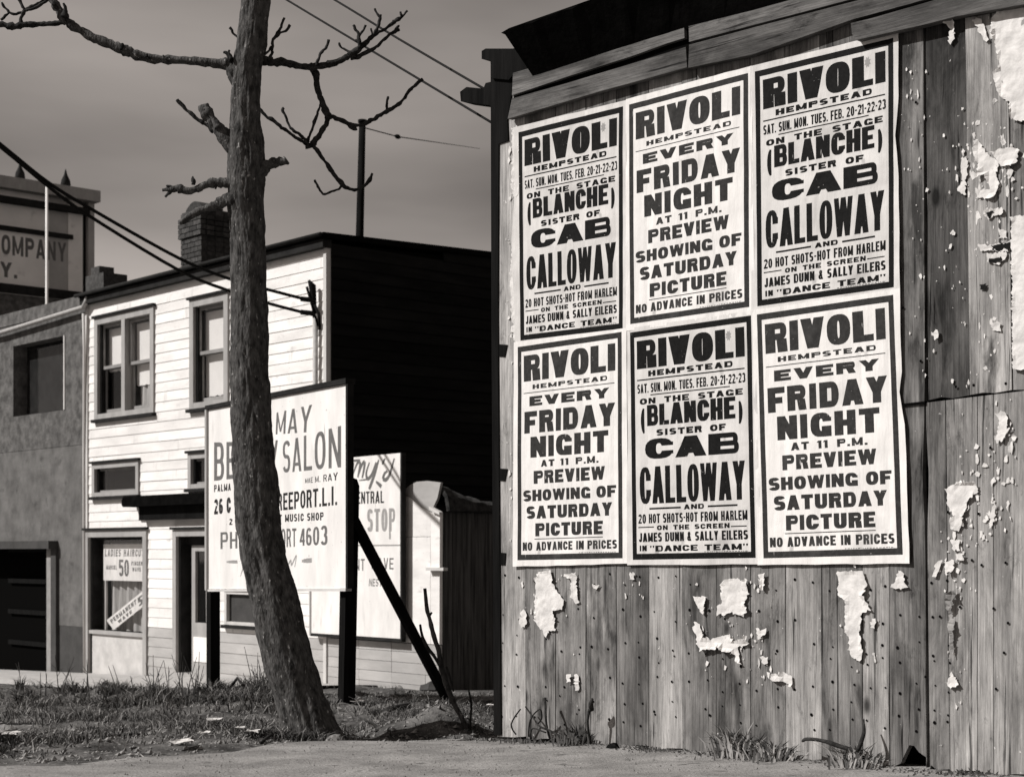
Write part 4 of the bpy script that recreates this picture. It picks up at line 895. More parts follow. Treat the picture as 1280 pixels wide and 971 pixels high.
while z < zband - .01:   # grey boards below
    z1 = min(z + .12, zband); u = SU0
    while u < SU1:
        u2 = min(u + .62, SU1)
        if u2 - u < .1: break
        shed_piece('base_board', [(u, z), (u2 - .004, z), (u2 - .004, z1 - .005), (u, z1 - .005)], 'grey_board', -.03 + random.uniform(-.004, .003)); u = u2
    z += .12
SD = 3.2
zsd = hh(552, 640)[1]
mb = MB(); mb.box(SU0, SU1 - .05, .05, SD, -1.4, zsd - .01); mb.build('inner_wall', 'black', shed)
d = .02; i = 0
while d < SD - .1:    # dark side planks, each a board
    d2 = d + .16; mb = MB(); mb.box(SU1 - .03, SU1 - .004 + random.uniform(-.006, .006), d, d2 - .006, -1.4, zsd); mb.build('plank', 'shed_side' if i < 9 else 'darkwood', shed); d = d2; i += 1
# sagging tar roof with a rough edge
V = []; Fc = []; NA = 40; dB, zB = HA.side(617, 628, SU1); z0_ = hh(552, 603)[1]
for i in range(NA):
    t_ = i / (NA - 1); d = .03 + (SD + .05) * t_; zc = z0_ + (zB - z0_) * min(d / dB, 1) + .04 * fbm(t_ * 14, 0, 3); ze = zsd + .02 + .05 * fbm(t_ * 17, 4, 3); zm_ = zc - (zc - ze) * .45
    V += [(SU1 - .9, d, zc + .03), (SU1 - .45, d, zc + .03 * fbm(t_ * 20, 1, 1)), (SU1 - .15, d, zc + .03 * fbm(t_ * 30, 6, 1)), (SU1 - .0, d, zc - .05 + .05 * fbm(t_ * 24, 2, 1)), (SU1 + .08, d, zm_ + .04 * fbm(t_ * 24, 9, 1)), (SU1 + .12 + .03 * fbm(t_ * 30, 3, 1), d, ze)]
for i in range(NA - 1):
    for k in range(5): Fc.append((i * 6 + k, i * 6 + k + 1, (i + 1) * 6 + k + 1, (i + 1) * 6 + k))
o = link('roof', V, Fc, 'rough_roof', shed); md = o.modifiers.new('thickness', 'SOLIDIFY'); md.thickness = .05
a, b_ = hh(543, 634), hh(556, 641); mb = MB(); mb.prism([(a[0], a[1] + .01), (b_[0], b_[1] + .01), (b_[0], b_[1] - .02), (a[0], a[1] - .03)], -.08, -.03); mb.build('flashing', 'trim_light', shed)
a, b_ = hh(540, 709), hh(562, 713); mb = MB(); mb.box(a[0], b_[0], -.09, -.025, b_[1], a[1]); mb.build('shelf', 'trim_light', shed)
# Tony's sign standing against the wall
TD = -.12
T0 = HA.hit(389, 794, TD); T1 = HA.hit(501, 798, TD); Tt = HA.hit(500, 566, TD)[1]; Tt0 = HA.hit(437, 573, TD)[1]
W_, Hh = T1[0] - T0[0], Tt - T1[1]
tony = thing('barber_sign', 'white shop sign with script lettering, standing against the white shed behind the brace', 'sign', HA, (T0[0], TD, T1[1]))
def tp(x, y): return HA.hit(x, y, TD)
def tbox(txt, xl, xr, yt, yb, kv, kh, gap, slant=0, **k):
    a, zt2 = tp(xl, yt); b2, zb2 = tp(xr, yb); return line(txt, a, b2, zb2, zt2, kv, kh, gap, slant, **k)
def ribbon(pxs, w_, close=False):
    """brush stroke along pixel points"""
    P2 = smooth_line([tp(*p) for p in pxs], 4); out = []
    for i in range(len(P2) - 1):
        p, q = P2[i], P2[i + 1]; L_ = math.hypot(q[0] - p[0], q[1] - p[1]) or 1; t0 = 1.5 * w_ * (.55 + .45 * math.sin(math.pi * (i + .01) / len(P2))); nx_, ny_ = -(q[1] - p[1]) / L_ * t0, (q[0] - p[0]) / L_ * t0
        ex, ey = (q[0] - p[0]) * .15, (q[1] - p[1]) * .15
        out.append([(p[0] + nx_ - ex, p[1] + ny_ - ey), (q[0] + nx_ + ex, q[1] + ny_ + ey), (q[0] - nx_ + ex, q[1] - ny_ + ey), (p[0] - nx_ - ex, p[1] - ny_ - ey)])
    return out
tt = lambda x, y: (430 + x / 4.735, 555 + y / 4.735)
scr = []
for pts, w_ in (([(20, 100), (60, 98), (95, 95)], .010), ([(58, 110), (48, 160), (40, 200)], .016), ([(50, 190), (75, 120), (92, 105), (95, 125), (82, 195)], .014), ([(82, 195), (105, 125), (122, 105), (118, 150), (108, 200)], .015),
                ([(150, 110), (132, 170), (140, 205), (165, 180), (190, 110)], .015), ([(205, 95), (180, 180), (150, 265)], .017), ([(90, 215), (140, 208)], .007), ([(245, 85), (232, 105), (228, 120)], .012),
                ([(298, 85), (285, 130), (270, 180), (250, 210), (232, 205), (240, 175), (256, 160)], .016), ([(190, 222), (215, 245), (222, 252)], .016)):
    scr += ribbon([tt(*p) for p in pts], w_)
inkT = [(1, scr), (2, tbox('CENTRAL', 440, 480, 615, 628.5, .22, .1, .22)), (3, tbox('STOP', 459, 494, 636, 664, .28, .1, .25) + ribbon([tt(272, 500), tt(272, 560)], .012)),
        (1, tbox('PERMANENT', 397, 456, 698, 713, .16, .1, .35) + tbox('WAVE', 463, 492, 697, 711.5, .16, .1, .3)), (1, tbox('NESTLE', 461, 485, 723, 733, .16, .12, .3, .15))]
flat_sign('panel', HA, [(T0[0], T1[1]), (T1[0], T1[1]), (T1[0], Tt), (T0[0], Tt0)], TD, .02, inkT, ['sign_white', 'sign_grey', 'sign_black', 'sign_mid'], tony)
zc = tp(470, 681)[1]
MB().box(T1[0] + .001, T1[0] + .03, TD - .01, TD + .05, T1[1] - .03, Tt).build('frame_rail', 'trim_dark', tony); MB().box(T0[0], T1[0] + .03, TD - .012, TD + .05, T1[1] - .035, T1[1] - .002).build('frame_rail', 'trim_dark', tony)
MB().box(T0[0], T1[0], TD - .006, TD - .001, zc - .006, zc + .006).build('joint_strip', 'trim', tony); MB().box(T0[0] - .03, T0[0] - .001, TD - .01, TD + .05, T1[1] - .03, Tt0).build('frame_rail', 'trim', tony)
for u in (T0[0] + .3, T1[0] - .3): MB().box(u - .02, u + .02, TD + .055, -.032, T1[1] + .05, T1[1] + .12).build('strut', 'darkwood', tony)

# ------------------------------------------------------------------ grey stucco building at the left
su1 = UL - .08; sL = hh(-260, 600)[0]
stu = thing('stucco_building', 'grey stucco building with a dark garage opening at the left edge', 'building', HA, (su1, 0, -1.2))
gU = hh(63, 700, .03)[0]; gZ = hh(0, 678)[1] ; gZ1 = hh(72, 684)[1]
wU0, wU1 = hh(17, 470)[0], hh(82, 470)[0]; wZ0, wZ1 = hh(17, 521)[1], hh(17, 433)[1]
zg = hh(112, 384)[1]; zr_ = hh(30, 563)[1]; zpl = ZB
def stp(a, b, c, d, mt, name='wall', d0=.0): MB().box(a, b, d0, .35, c, d).build(name, mt, stu)
ztw = zg
stp(wU1, su1, zr_, ztw, 'stucco_rough', d0=-.006); stp(sL, wU0, zr_, ztw, 'stucco_rough', d0=-.006); stp(wU0, wU1, zr_, wZ0, 'stucco_rough', d0=-.006); stp(wU0, wU1, wZ1, ztw, 'stucco_rough', d0=-.006)
gU2 = gU + .12; gzt = gZ1
stp(gU2, su1, zpl, zr_, 'stucco'); stp(gU2, su1, -1.6, zpl, 'stucco_dark', 'plinth', .004); stp(sL, gU2, gzt + .001, zr_, 'stucco')
MB().box(sL, gU2, .355, .4, -1.6, gzt).build('garage_door', 'black', stu)
for k in range(5): MB().box(gU2 - 2.2, gU2 - .14, .30, .352, -1.1 + k * .5, -1.05 + k * .5 + .02).build('door_rail', 'darkwood', stu)
MB().box(gU - .03, gU2 - .001, -.02, .2, -1.6, gzt - .001).build('door_jamb', 'sash', stu)
MB().box(sL, gU2 + .2, -.16, -.002, gzt - .02, gzt + .1).build('lintel', 'stucco_dark', stu)
MB().box(gU2 + .05, gU2 + .22, -.05, .003, -1.6, gzt - .021).build('door_post', 'stucco_dark', stu)
w1 = MB().box(wU0 + .02, wU1 - .13, .22, .25, wZ0, wZ1).build('window', 'trim_dark', stu)
mb = MB(); mb.box(wU1 - .13, wU1 - .001, .1, .2, wZ0, wZ1); mb.build('window_jamb', 'trim', stu); MB().box(wU1 - .035, wU1 - .002, -.02, .1, wZ0, wZ1).build('shutter_edge', 'trim_light', stu)
MB().box(wU0 + .06, wU1 - .2, .2, .21, wZ0 + .05, wZ1 - .05).build('pane', 'glass', w1)
MB().box(sL, su1, .36, 6, -1.6, ztw - .01).build('inner_wall', 'black', stu)
# parapet coping, gutter with downpipe (it slopes)
a = hh(-200, 505); b_ = hh(112, 383); c_ = hh(112, 366); d_ = hh(-200, 470)
zA = hh(0, 417)[1]; zL = zA + (zA - zg) * 0
mb = MB(); mb.box(sL, su1 + .02, -.02, .3, zg + .002, zg + .2); mb.build('coping', 'stucco_rough', stu)
g0 = hh(-100, 458, -.1); g1 = hh(112, 386, -.1)
ga = hh(0, 416, -.1); gb = hh(108, 383, -.1)
mb = MB(); mb.tube([(ga[0] - 3, -.1, ga[1] - .0), (ga[0], -.1, ga[1]), (gb[0] - .1, -.1, gb[1] - .0), (gb[0], -.1, gb[1] + .08), (gb[0] + .01, -.08, gb[1] + .18)], .035, 8); mb.build('gutter_pipe', 'metal', stu, smooth=True)
mb = MB(); mb.tube([(su1 + .06, -.09, zg - .1), (su1 + .05, -.07, zg - .6), (su1 + .0, -.05, zg - 2.2), (su1 + .02, -.05, -1.2)], .022, 8); mb.build('downpipe', 'trim_light', stu, smooth=True)

# ------------------------------------------------------------------ building with painted company sign far behind
CA = Frame(at_depth(117, 44), math.atan2(F, 2296))
comp = thing('company_building', 'distant building with COMPANY painted on its upper wall, behind the stucco building', 'building', CA, (0, 0, 0))
def ch(x, y, d=0): return CA.hit(x, y, d)
cu = ch(61, 300)[0]; cu2 = ch(85, 300)[0]; cu3 = ch(103, 300)[0]; cl = ch(-160, 300)[0]
zt1 = ch(61, 246)[1]; zbot = ch(61, 373)[1]
ctxt = line('COMPANY', ch(-12, 330)[0], ch(83, 330)[0], ch(61, 325)[1], ch(61, 301)[1], .19, .14, .26)
yt_ = line('Y', ch(0, 340)[0], ch(15, 340)[0], ch(10, 347)[1], ch(10, 328)[1], .20, .14, .2) + [rect(ch(17.5, 345)[0], ch(10, 347)[1], ch(21.5, 345)[0], ch(10, 342.5)[1])]
flat_sign('painted_wall', CA, [(cl, zbot), (cu2, zbot), (cu2, zt1), (cl, zt1)], 0, .3, [(2, [rect(cu, zbot, cu2, zt1)]), (1, ctxt + yt_)], ['company', 'sign_grey', 'company_dark'], comp)  # shadow over the last letters is painted in as a darker panel
MB().box(cu2, cu3, -.02, .3, zbot - .2, zt1).build('pilaster', 'company', comp)
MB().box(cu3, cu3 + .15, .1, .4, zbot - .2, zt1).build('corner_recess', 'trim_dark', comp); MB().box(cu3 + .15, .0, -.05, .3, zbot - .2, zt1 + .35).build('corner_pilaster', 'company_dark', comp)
MB().box(cl, cu3 + .1, -.25, .0, zt1 - .35, zt1 - .2).build('cornice', 'trim_dark', comp); MB().box(cl, .05, -.3, .3, zt1 + .001, zt1 + .3).build('cornice', 'trim', comp)
zl = ch(61, 293)[1]; MB().box(cl, ch(90, 293)[0], -.08, -.001, zl - .06, zl + .06).build('string_course', 'trim_dark', comp)
MB().box(cl, cu3, -.1, -.021, zbot + .02, zbot + .25).build('sill_course', 'trim_dark', comp); MB().box(cl, .0, -.01, 3, -2, zbot - .001).build('lower_wall', 'stucco_rough', comp)
MB().box(cl, -.02, .31, 5, -2, zt1 + .2).build('inner_wall', 'stucco_rough', comp)
for x in (25, 82):
    u, z = ch(x, 240); z = zt1 + .3; mb = MB(); mb.tube([(u, 0, z), (u, 0, z + .08), (u, 0, z + .2), (u, 0, z + .34), (u, 0, z + .5)], [.10, .14, .12, .05, .01], 8); mb.build('finial', 'trim_dark', comp, smooth=True)
b0 = P(58.5, 376, 40); mb = MB(); mb.tube([(b0.x, b0.y, -1.5), (b0.x, b0.y, P(0, 231, 40).z)], .034, 8)
tag(mb.build('flagpole', 'sign_white', None, base=(b0.x, b0.y, -1.5), smooth=True), 'thin white pole in front of the COMPANY wall', 'pole')

# ------------------------------------------------------------------ mast, wires
m0 = P(449, 320, 22); mb = MB(); mb.tube([(m0.x, m0.y, -1.0), (m0.x, m0.y, m0.z), tuple(P(453, 152, 22))], [.07, .055, .045], 10); t = P(453, 152, 22)
mb.tube([tuple(t + Vector((0, 0, -.02))), tuple(t + Vector((0, 0, .02)))], .06, 8)
tag(mb.build('mast', 'darkwood', None, base=(m0.x, m0.y, -1), smooth=True), 'dark upright mast rising behind the roof of the white house', 'pole')
mb = MB(); p, q, r_ = P(456, 160, 22), P(497, 171, 22.5), P(600, 186, 24)
mb.tube([p, q, r_], [.008, .008, .003], 5); mb.tube([P(494, 170, 22.4), q, P(500, 172, 22.6)], [.015, .035, .015], 6)
tag(mb.build('guy_wire', 'wire', None, base=tuple(p)), 'thin stay wire with a small insulator running right from the mast', 'wire')
def cable(pts, rad, label, name='cable', group=None, mt='wire'):
    mb = MB(); pp = smooth_line(pts, 5); W3 = [P(*p[:3]) for p in pp]; mb.tube(W3, rad, 7); return tag(mb.build(name, mt, None, base=tuple(W3[0]), smooth=True), label, 'cable', group)
cable([(150, -126, 14), (358, 0, 10.6), (480, 73, 9.4), (617, 155, 8.3)], .0065, 'lower of the two thin wires from the top of the photo to the barn corner')
cable([(200, -130, 14), (418, 0, 10.2), (500, 50, 9.3), (608, 113, 8.3)], .0065, 'upper of the two thin wires from the top of the photo to the barn corner')
cable([(-150, 60, 16), (0, 180, 17), (60, 228, 17.4), (115, 262, 17.7), (222, 322, 18.4), (285, 348, 18.9), (335, 362, 19.15), (393, 377, 19.5)], .019, 'upper service cable sagging from the left to the house corner')
cable([(-150, 64, 16), (0, 183.5, 17), (60, 233, 17.4), (110, 269, 17.7), (222, 337, 18.4), (285, 363, 18.9), (335, 379, 19.15), (393, 394, 19.5)], .019, 'lower service cable sagging from the left to the house corner')

# ------------------------------------------------------------------ beauty salon sign
BS = Frame(at_depth(435, 11.7), -math.atan2(F, 1335))
def bs(x, y, d=0): return BS.hit(x, y, d)
bsign = thing('salon_sign', 'large white beauty salon billboard on two dark posts, partly behind the tree trunk', 'sign', BS, (0, 0, -.7))
uL, zb = bs(262, 736); zt0 = bs(263, 512)[1]; zt2 = bs(435, 480)[1]; zb2 = bs(434, 735)[1]
def btx(txt, xl, yl0, yl1, xr, yr0, yr1, kv, kh, gap, **k):
    """pixel box: left x with top,bottom; right x with top,bottom; projective fit"""
    q = [bs(xl, yl0), bs(xr, yr0), bs(xr, yr1), bs(xl, yl1)]; wd = abs(q[1][0] - q[0][0]); hg = abs(q[0][1] - q[3][1])
    hm = homog([(0, hg), (wd, hg), (wd, 0), (0, 0)], q); return [[hm(*p) for p in pl] for pl in line(txt, 0, wd, 0, hg, kv, kh, gap, **k)]
def bribbon(pxs, w_):
    global tp
    o = tp; tp = bs; r_ = ribbon(pxs, w_); tp = o; return r_
g1 = btx('MAY', 346, 516, 543, 390, 506, 540, .16, .09, .3, slant=.12) + btx('BEAUTY', 269, 553, 601, 349, 550, 592, .19, .08, .28) + btx('SALON', 355, 552, 591, 428, 532, 584, .17, .08, .3) \
    + btx('PHONE', 277, 665, 686, 333, 663, 684, .18, .1, .3) + btx('4603', 376, 661, 682, 411, 656, 681, .22, .1, .25) + btx('FREEPORT', 318, 662, 686, 372, 660, 683, .2, .1, .25)
g2 = btx('26 CHURCH ST.', 269, 624, 643, 330, 620, 638, .3, .14, .25) + btx('FREEPORT.L.I.', 342, 618, 639, 423, 607, 631, .22, .11, .22) + btx('MAE M. RAY', 383, 598, 604, 424, 590, 600, .17, .1, .3) \
    + btx('PALMA', 269, 606, 615, 290, 604, 613, .24, .14, .3) + btx('2', 288, 648, 656, 292, 648, 656, .3, .14, .3)
g2 = btx('26 C', 269, 624, 643, 290, 621, 641, .3, .14, .25) + [p for p in g2 if True and min(x for x, _ in p) > bs(336, 620)[0]] + btx('PALMA', 269, 606, 615, 290, 604, 613, .24, .14, .3) + btx('2', 288, 648, 656, 292, 648, 656, .3, .14, .3)
g3 = btx('FREEPORT MUSIC SHOP', 318, 645, 654, 406, 640, 650, .24, .14, .3)
g4 = bribbon([(285, 702), (298, 702)], .009) + bribbon([(379, 701), (391, 700)], .012) + bribbon([(355, 705), (359, 697), (361, 706), (365, 700), (366, 706), (372, 694), (370, 708)], .006) + bribbon([(302, 720), (306, 708)], .006)
flat_sign('panel', BS, [(uL, zb), (0, zb2), (0, zt2), (uL, zt0)], -.01, .03, [(1, g1), (2, g2 + g3), (3, g4)], ['sign_white', 'sign_grey', 'sign_black', 'sign_mid'], bsign)
V = [(uL - .03, zt0 + .002), (.02, zt2 + .002), (.02, zt2 + .04), (uL - .03, zt0 + .035)]
mb = MB(); mb.prism(V, -.03, .05); mb.build('frame_rail', 'trim_dark', bsign)
MB().box(uL - .035, uL - .001, -.03, .04, zb - .01, zt0).build('frame_rail', 'trim', bsign)
mb = MB(); mb.prism([(uL, zb - .02), (0, zb2 - .02), (0, zb2 - .002), (uL, zb - .002)], -.02, .03); mb.build('frame_rail', 'trim_light', bsign)
MB().box(.001, .03, -.02, .03, zb2, zt2).build('frame_rail', 'trim_dark', bsign)
gz = lambda u, d: G(*BS.W(u, d, 0)[:2])
u0, z0 = bs(432, 890, .08); u1 = bs(438, 600, .08)[0]; r_ = .045
mb = MB(); zt_ = bs(438, 597, .08)[1]; zg_ = gz(u0, .08) - .2
V = []
for (u, z) in ((u0 + .0, zg_), (u1, zt_ - .06)): V += [(u - r_, .034, z), (u + r_, .034, z), (u + r_, .13, z), (u - r_, .13, z)]
V += [(u1 - r_ * .5, .05, zt_), (u1 + r_ * .6, .05, zt_ - .01), (u1 + r_ * .6, .12, zt_ - .01), (u1 - r_ * .5, .12, zt_)]
Fc = [(k * 4 + i, k * 4 + (i + 1) % 4, k * 4 + 4 + (i + 1) % 4, k * 4 + 4 + i) for k in (0, 1) for i in range(4)] + [(8, 9, 10, 11), (3, 2, 1, 0)]
link('post', V, Fc, 'darkwood', bsign)
uP = bs(267, 800, .08)[0]; MB().box(uP - .045, uP + .045, .034, .12, gz(uP, .08) - .2, zb + .9).build('post', 'darkwood', bsign)
pt = P(441, 648, 11.8); pe = P(566, 866, 12.6); pe.z = G(pe.x, pe.y) - .05
iv = BS
def toB(p): q = p - BS.O; return (q.dot(BS.e), q.dot(BS.n), p.z)
mb = MB(); a, b_ = Vector(toB(pt)), Vector(toB(pe)); dr = (b_ - a).normalized(); n1 = dr.cross(Vector((0, 1, 0))).normalized() * .042; n2 = dr.cross(n1).normalized() * .03
V = [a - n1 - n2, a + n1 - n2, a + n1 + n2, a - n1 + n2, b_ - n1 - n2, b_ + n1 - n2, b_ + n1 + n2, b_ - n1 + n2]
mb.add(V, [(0, 1, 2, 3), (7, 6, 5, 4), (0, 4, 5, 1), (1, 5, 6, 2), (2, 6, 7, 3), (3, 7, 4, 0)]); mb.build('brace', 'darkwood', bsign)

# ------------------------------------------------------------------ tree
TZ = 8.6
tree = thing('bare_tree', 'bare pruned tree with a leaning bent trunk in front of the salon sign', 'tree', WORLD, tuple(P(395, 933, TZ)))
prof = [(300, 337, -60), (301, 337, 0), (296, 333, 50), (290, 326, 100), (288, 326, 150), (284, 331, 195), (284, 331, 225), (285, 329, 250), (288, 331, 300), (289, 334, 380), (288, 336, 466), (290, 342, 545), (292, 348, 611), (294, 350, 650), (302, 358, 700), (310, 370, 740), (319, 384, 790), (332, 395, 840), (345, 410, 880), (351, 424, 910), (348, 438, 930), (338, 452, 945), (326, 466, 965)]
pr = smooth_line([((a + b) / 2, (b - a) / 2, y) for a, b, y in prof], 22)
NS = 110; V = []; Fc = []
for i, (cx, hw, y) in enumerate(pr):
    lean_ = .0
    c0 = P(cx, y, TZ); r_ = hw / F * TZ * .99
    low_ = max(0, (y - 880) / 90)
    for j in range(NS):
        th = 2 * math.pi * j / NS; cs, sn = math.cos(th), math.sin(th)
        q = Vector((cs * 2.2, sn * 2.2, c0.z * 3))
        rr = r_ * (1 + .05 * fbm(q.x, q.y, q.z, 3) + .03 * noise.noise(Vector((cs * 9, sn * 9, c0.z * 7))) + low_ * .16 * math.cos(th * 5 + 1))
        q2 = Vector((cs * 3.2 + .3 * c0.z, sn * 3.2, c0.z * 4.5)); rd = 1 - abs(noise.fractal(q2 * 1.6, .8, 2.1, 5)); rr += .010 * (rd - .75) * min(1, r_ / .1)
        rr += .010 * noise.noise(Vector((cs * 2, sn * 2, c0.z * 9)))
        if 600 < y < 760: rr += -.012 * math.exp(-((th - 4.5) / .25) ** 2) * math.sin((y - 600) / 160 * math.pi)
        V.append((c0.x + cs * rr, c0.y + sn * rr * .95, c0.z))
for i in range(len(pr) - 1):
    for j in range(NS): q = (j + 1) % NS; Fc.append((i * NS + j, (i + 1) * NS + j, (i + 1) * NS + q, i * NS + q))
link('trunk', V, Fc, 'bark', tree, smooth=True)
def branch(pts, dz=0, mt='twig', seg=8, knobs=0, sub=5):
    """pts: (px, py, width in px[, depth offset])"""
    q = [(p[0], p[1], p[2], p[3] if len(p) > 3 else dz) for p in pts]; q = smooth_line(q, sub); W3 = []; rad = []
    for i, p in enumerate(q):
        Z = TZ + p[3]; W3.append(P(p[0] + 1.3 * noise.noise(Vector((p[0] * .2, p[1] * .2, 3))), p[1] + 1.3 * noise.noise(Vector((p[0] * .2, p[1] * .2, 8))), Z))
        rad.append(max(.002, p[2] / 2 / F * Z * (1 + .38 * noise.noise(Vector((p[0] * .22, p[1] * .22, 1))))))
    mb = MB(); mb.tube(W3, rad, seg, jit=.45); return mb.build('branch', mt, tree, smooth=True)
branch([(300, 108, 14, .0), (291, 92, 15), (286, 80, 13), (277, 80, 12), (250, 77, 10), (217, 75, 10), (180, 72, 12), (165, 66, 14), (150, 61, 12), (130, 53, 11), (112, 45, 11), (95, 35, 11), (83, 26, 13), (75, 15, 11), (66, 0, 9), (55, -22, 8)], 0, 'bark', 12)
branch([(84, 27, 9), (72, 29, 6), (55, 30, 6), (40, 31, 7), (28, 31, 8), (15, 33, 9), (0, 31, 7), (-30, 28, 6)], .02)
branch([(25, 30, 5), (27, 20, 4), (30, 12, 4), (26, 4, 4), (22, -5, 4)], .02); branch([(28, 18, 4), (35, 11, 4), (45, 6, 4), (58, -2, 4)], .02); branch([(27, 16, 3), (15, 18, 3), (8, 12, 3), (2, 4, 3)], .05); branch([(1, 26, 4), (7, 20, 3), (12, 16, 3)], .02); branch([(33, 14, 4), (48, 8, 4), (60, 0, 4)], -.04)
branch([(80, 22, 8), (82, 12, 5), (79, 4, 3)], -.03); branch([(153, 62, 8), (152, 56, 5), (155, 57, 3)], -.03); branch([(184, 72, 6), (183, 68, 4)], -.04); branch([(205, 74, 3), (204, 69, 2)], -.02)
branch([(299, 50, 6), (296, 46, 3), (291, 41, 3), (288, 34, 3)], 0); branch([(290, 76, 6), (284, 68, 5), (279, 66, 4)], -.03); branch([(290, 74, 5), (286, 66, 3), (288, 63, 3)], -.05)
branch([(296, 190, 22), (282, 172, 19), (272, 160, 15), (263, 149, 13), (256, 139, 14), (253, 132, 9)], -.02, 'bark', 12); branch([(273, 160, 10), (267, 148, 7), (262, 140, 9), (258, 130, 6)], -.05, 'bark')
branch([(268, 163, 9), (256, 155, 5), (247, 150, 4.5), (240, 143, 4.5), (230, 134, 4), (222, 125, 5)], 0)
branch([(300, 236, 14), (284, 229, 13), (270, 228, 11), (257, 231, 10), (246, 236, 9), (234, 239, 9), (222, 236, 10), (212, 237, 7), (203, 238, 4)], -.03, 'bark', 10)
branch([(216, 237, 6), (210, 242, 4), (206, 246, 3)], -.03); branch([(218, 236, 5), (212, 233, 4), (208, 232, 3)], -.04); branch([(242, 232, 5), (242, 226, 5), (241, 221, 1.5)], -.04); branch([(270, 231, 4), (269, 236, 2)], -.04)
branch([(300, 262, 16), (286, 250, 16), (278, 253, 13), (266, 258, 10), (254, 262, 9), (242, 268, 9), (232, 274, 8), (225, 279, 7)], -.05, 'bark', 10)
branch([(310, 222, 16), (326, 213, 17), (336, 207, 14), (346, 204, 11), (355, 202, 11), (359, 200, 10.5)], -.02, 'bark', 12)
branch([(318, 76, 12), (330, 76, 12), (340, 78, 11), (352, 78, 9), (370, 81, 9), (385, 84, 9), (392, 84, 9), (405, 82, 8), (420, 78, 7), (433, 72, 8), (441, 67, 9), (450, 60, 7), (458, 53, 6), (466, 45, 5), (474, 40, 4), (482, 36, 4), (492, 29, 4), (500, 23, 4), (505, 19, 3), (509, 14, 3)], .02, 'twig', 10)
branch([(336, 76, 5), (340, 66, 4), (341, 52, 4), (347, 42, 4), (352, 32, 3), (355, 22, 3)], 0); branch([(345, 46, 4), (352, 41, 3), (359, 37, 3), (363, 31, 3)], 0); branch([(330, 68, 4), (336, 64, 3), (339, 58, 3)], 0)
branch([(396, 82, 5), (397, 76, 4), (402, 66, 3.5), (408, 60, 3), (411, 50, 3)], 0); branch([(440, 68, 4), (434, 64, 4), (427, 60, 3), (423, 54, 3)], 0)
branch([(438, 72, 7), (446, 72, 6), (455, 67, 5), (470, 59, 4), (480, 50, 4), (488, 43, 4), (496, 38, 5), (500, 37, 3)], .04); branch([(490, 42, 3), (496, 35, 3), (499, 32, 2)], .02)
branch([(450, 60, 5), (449, 50, 4), (448, 42, 3.5), (444, 37, 3), (442, 31, 3)], 0); branch([(449, 45, 3.5), (454, 38, 3), (457, 32, 3)], 0); branch([(450, 56, 4), (446, 52, 3), (444, 50, 3)], .03)
branch([(467, 44, 4), (471, 37, 4), (474, 28, 4), (475, 22, 3), (471, 17, 3), (469, 11, 3)], 0); branch([(474, 27, 3), (476, 19, 2.5)], 0); branch([(465, 44, 3), (464, 36, 2.5)], 0); branch([(502, 21, 3), (501, 15, 3)], 0); branch([(489, 31, 4), (494, 27, 5)], 0)
branch([(392, 83, 9), (394, 92, 8), (396, 104, 7), (399, 118, 7), (404, 131, 7), (410, 144, 8), (418, 147, 6), (428, 151, 6), (440, 157, 5.5), (450, 157, 5.5), (462, 152, 5), (472, 146, 5), (482, 140, 5), (492, 135, 4), (502, 127, 4), (512, 113, 4), (521, 105, 4), (528, 99, 4)], .1, 'twig', 10)
branch([(484, 138, 3), (484, 129, 3), (485, 121, 2.5)], .1); branch([(436, 156, 4), (441, 161, 4), (446, 161, 4)], .1)
branch([(410, 143, 7), (409, 152, 6), (404, 161, 6), (398, 170, 6), (392, 179, 8), (396, 188, 5), (404, 199, 5), (412, 210, 5), (420, 221, 5), (427, 229, 6), (432, 234, 5), (440, 237, 4), (449, 236, 4), (457, 231, 4), (462, 224, 3.5), (466, 217, 4)], .12)
branch([(459, 229, 3), (464, 224, 3), (464, 218, 2)], .14); branch([(428, 230, 4), (424, 236, 3), (416, 239, 3), (405, 243, 3), (400, 238, 3), (397, 231, 3), (393, 225, 3)], .12)
branch([(393, 182, 7), (384, 181, 5), (375, 175, 4.5), (362, 166, 4), (350, 158, 4), (340, 150, 4.5), (333, 146, 4), (322, 134, 4)], .12); branch([(390, 182, 5), (383, 185, 4), (386, 180, 3), (380, 176, 3)], .1)
branch([(386, 178, 4), (378, 171, 3.5), (368, 164, 4), (361, 156, 3), (357, 145, 3.5), (353, 138, 3.5), (355, 135, 3)], .14); branch([(384, 177, 4), (388, 168, 3), (393, 153, 4), (397, 142, 3), (401, 131, 2.5)], .12)
# root flare toes

# sapling canes leaning by the brace
sap = thing('dead_sapling', 'dead leaning sapling canes crossing the sign brace beside the barn corner', 'sapling', WORLD, tuple(P(583, 912, 8.9)))
def cane(pts, Z, par, nm='branch', mt='twig'):
    q = smooth_line(pts, 5); mb = MB(); mb.tube([P(p[0], p[1], Z) for p in q], [p[2] / 2 / F * Z for p in q], 7, jit=.3); return mb.build(nm, mt, par, smooth=True)
cane([(531, 735, 4), (532, 748, 5), (534, 762, 5), (538, 776, 5), (541, 790, 6), (548, 812, 6), (552, 835, 7), (557, 852, 7), (568, 880, 7), (577, 896, 6), (584, 912, 6)], 8.9, sap, 'stem', 'bark'); cane([(540, 765, 2), (536, 770, 4)], 8.9, sap)
cane([(525, 780, 3), (528, 795, 4), (535, 810, 5), (543, 820, 4), (551, 834, 4)], 8.9, sap); cane([(558, 833, 3), (563, 848, 3), (567, 864, 2)], 8.9, sap); cane([(586, 862, 2), (589, 880, 3), (588, 900, 3), (587, 914, 3)], 8.9, sap)

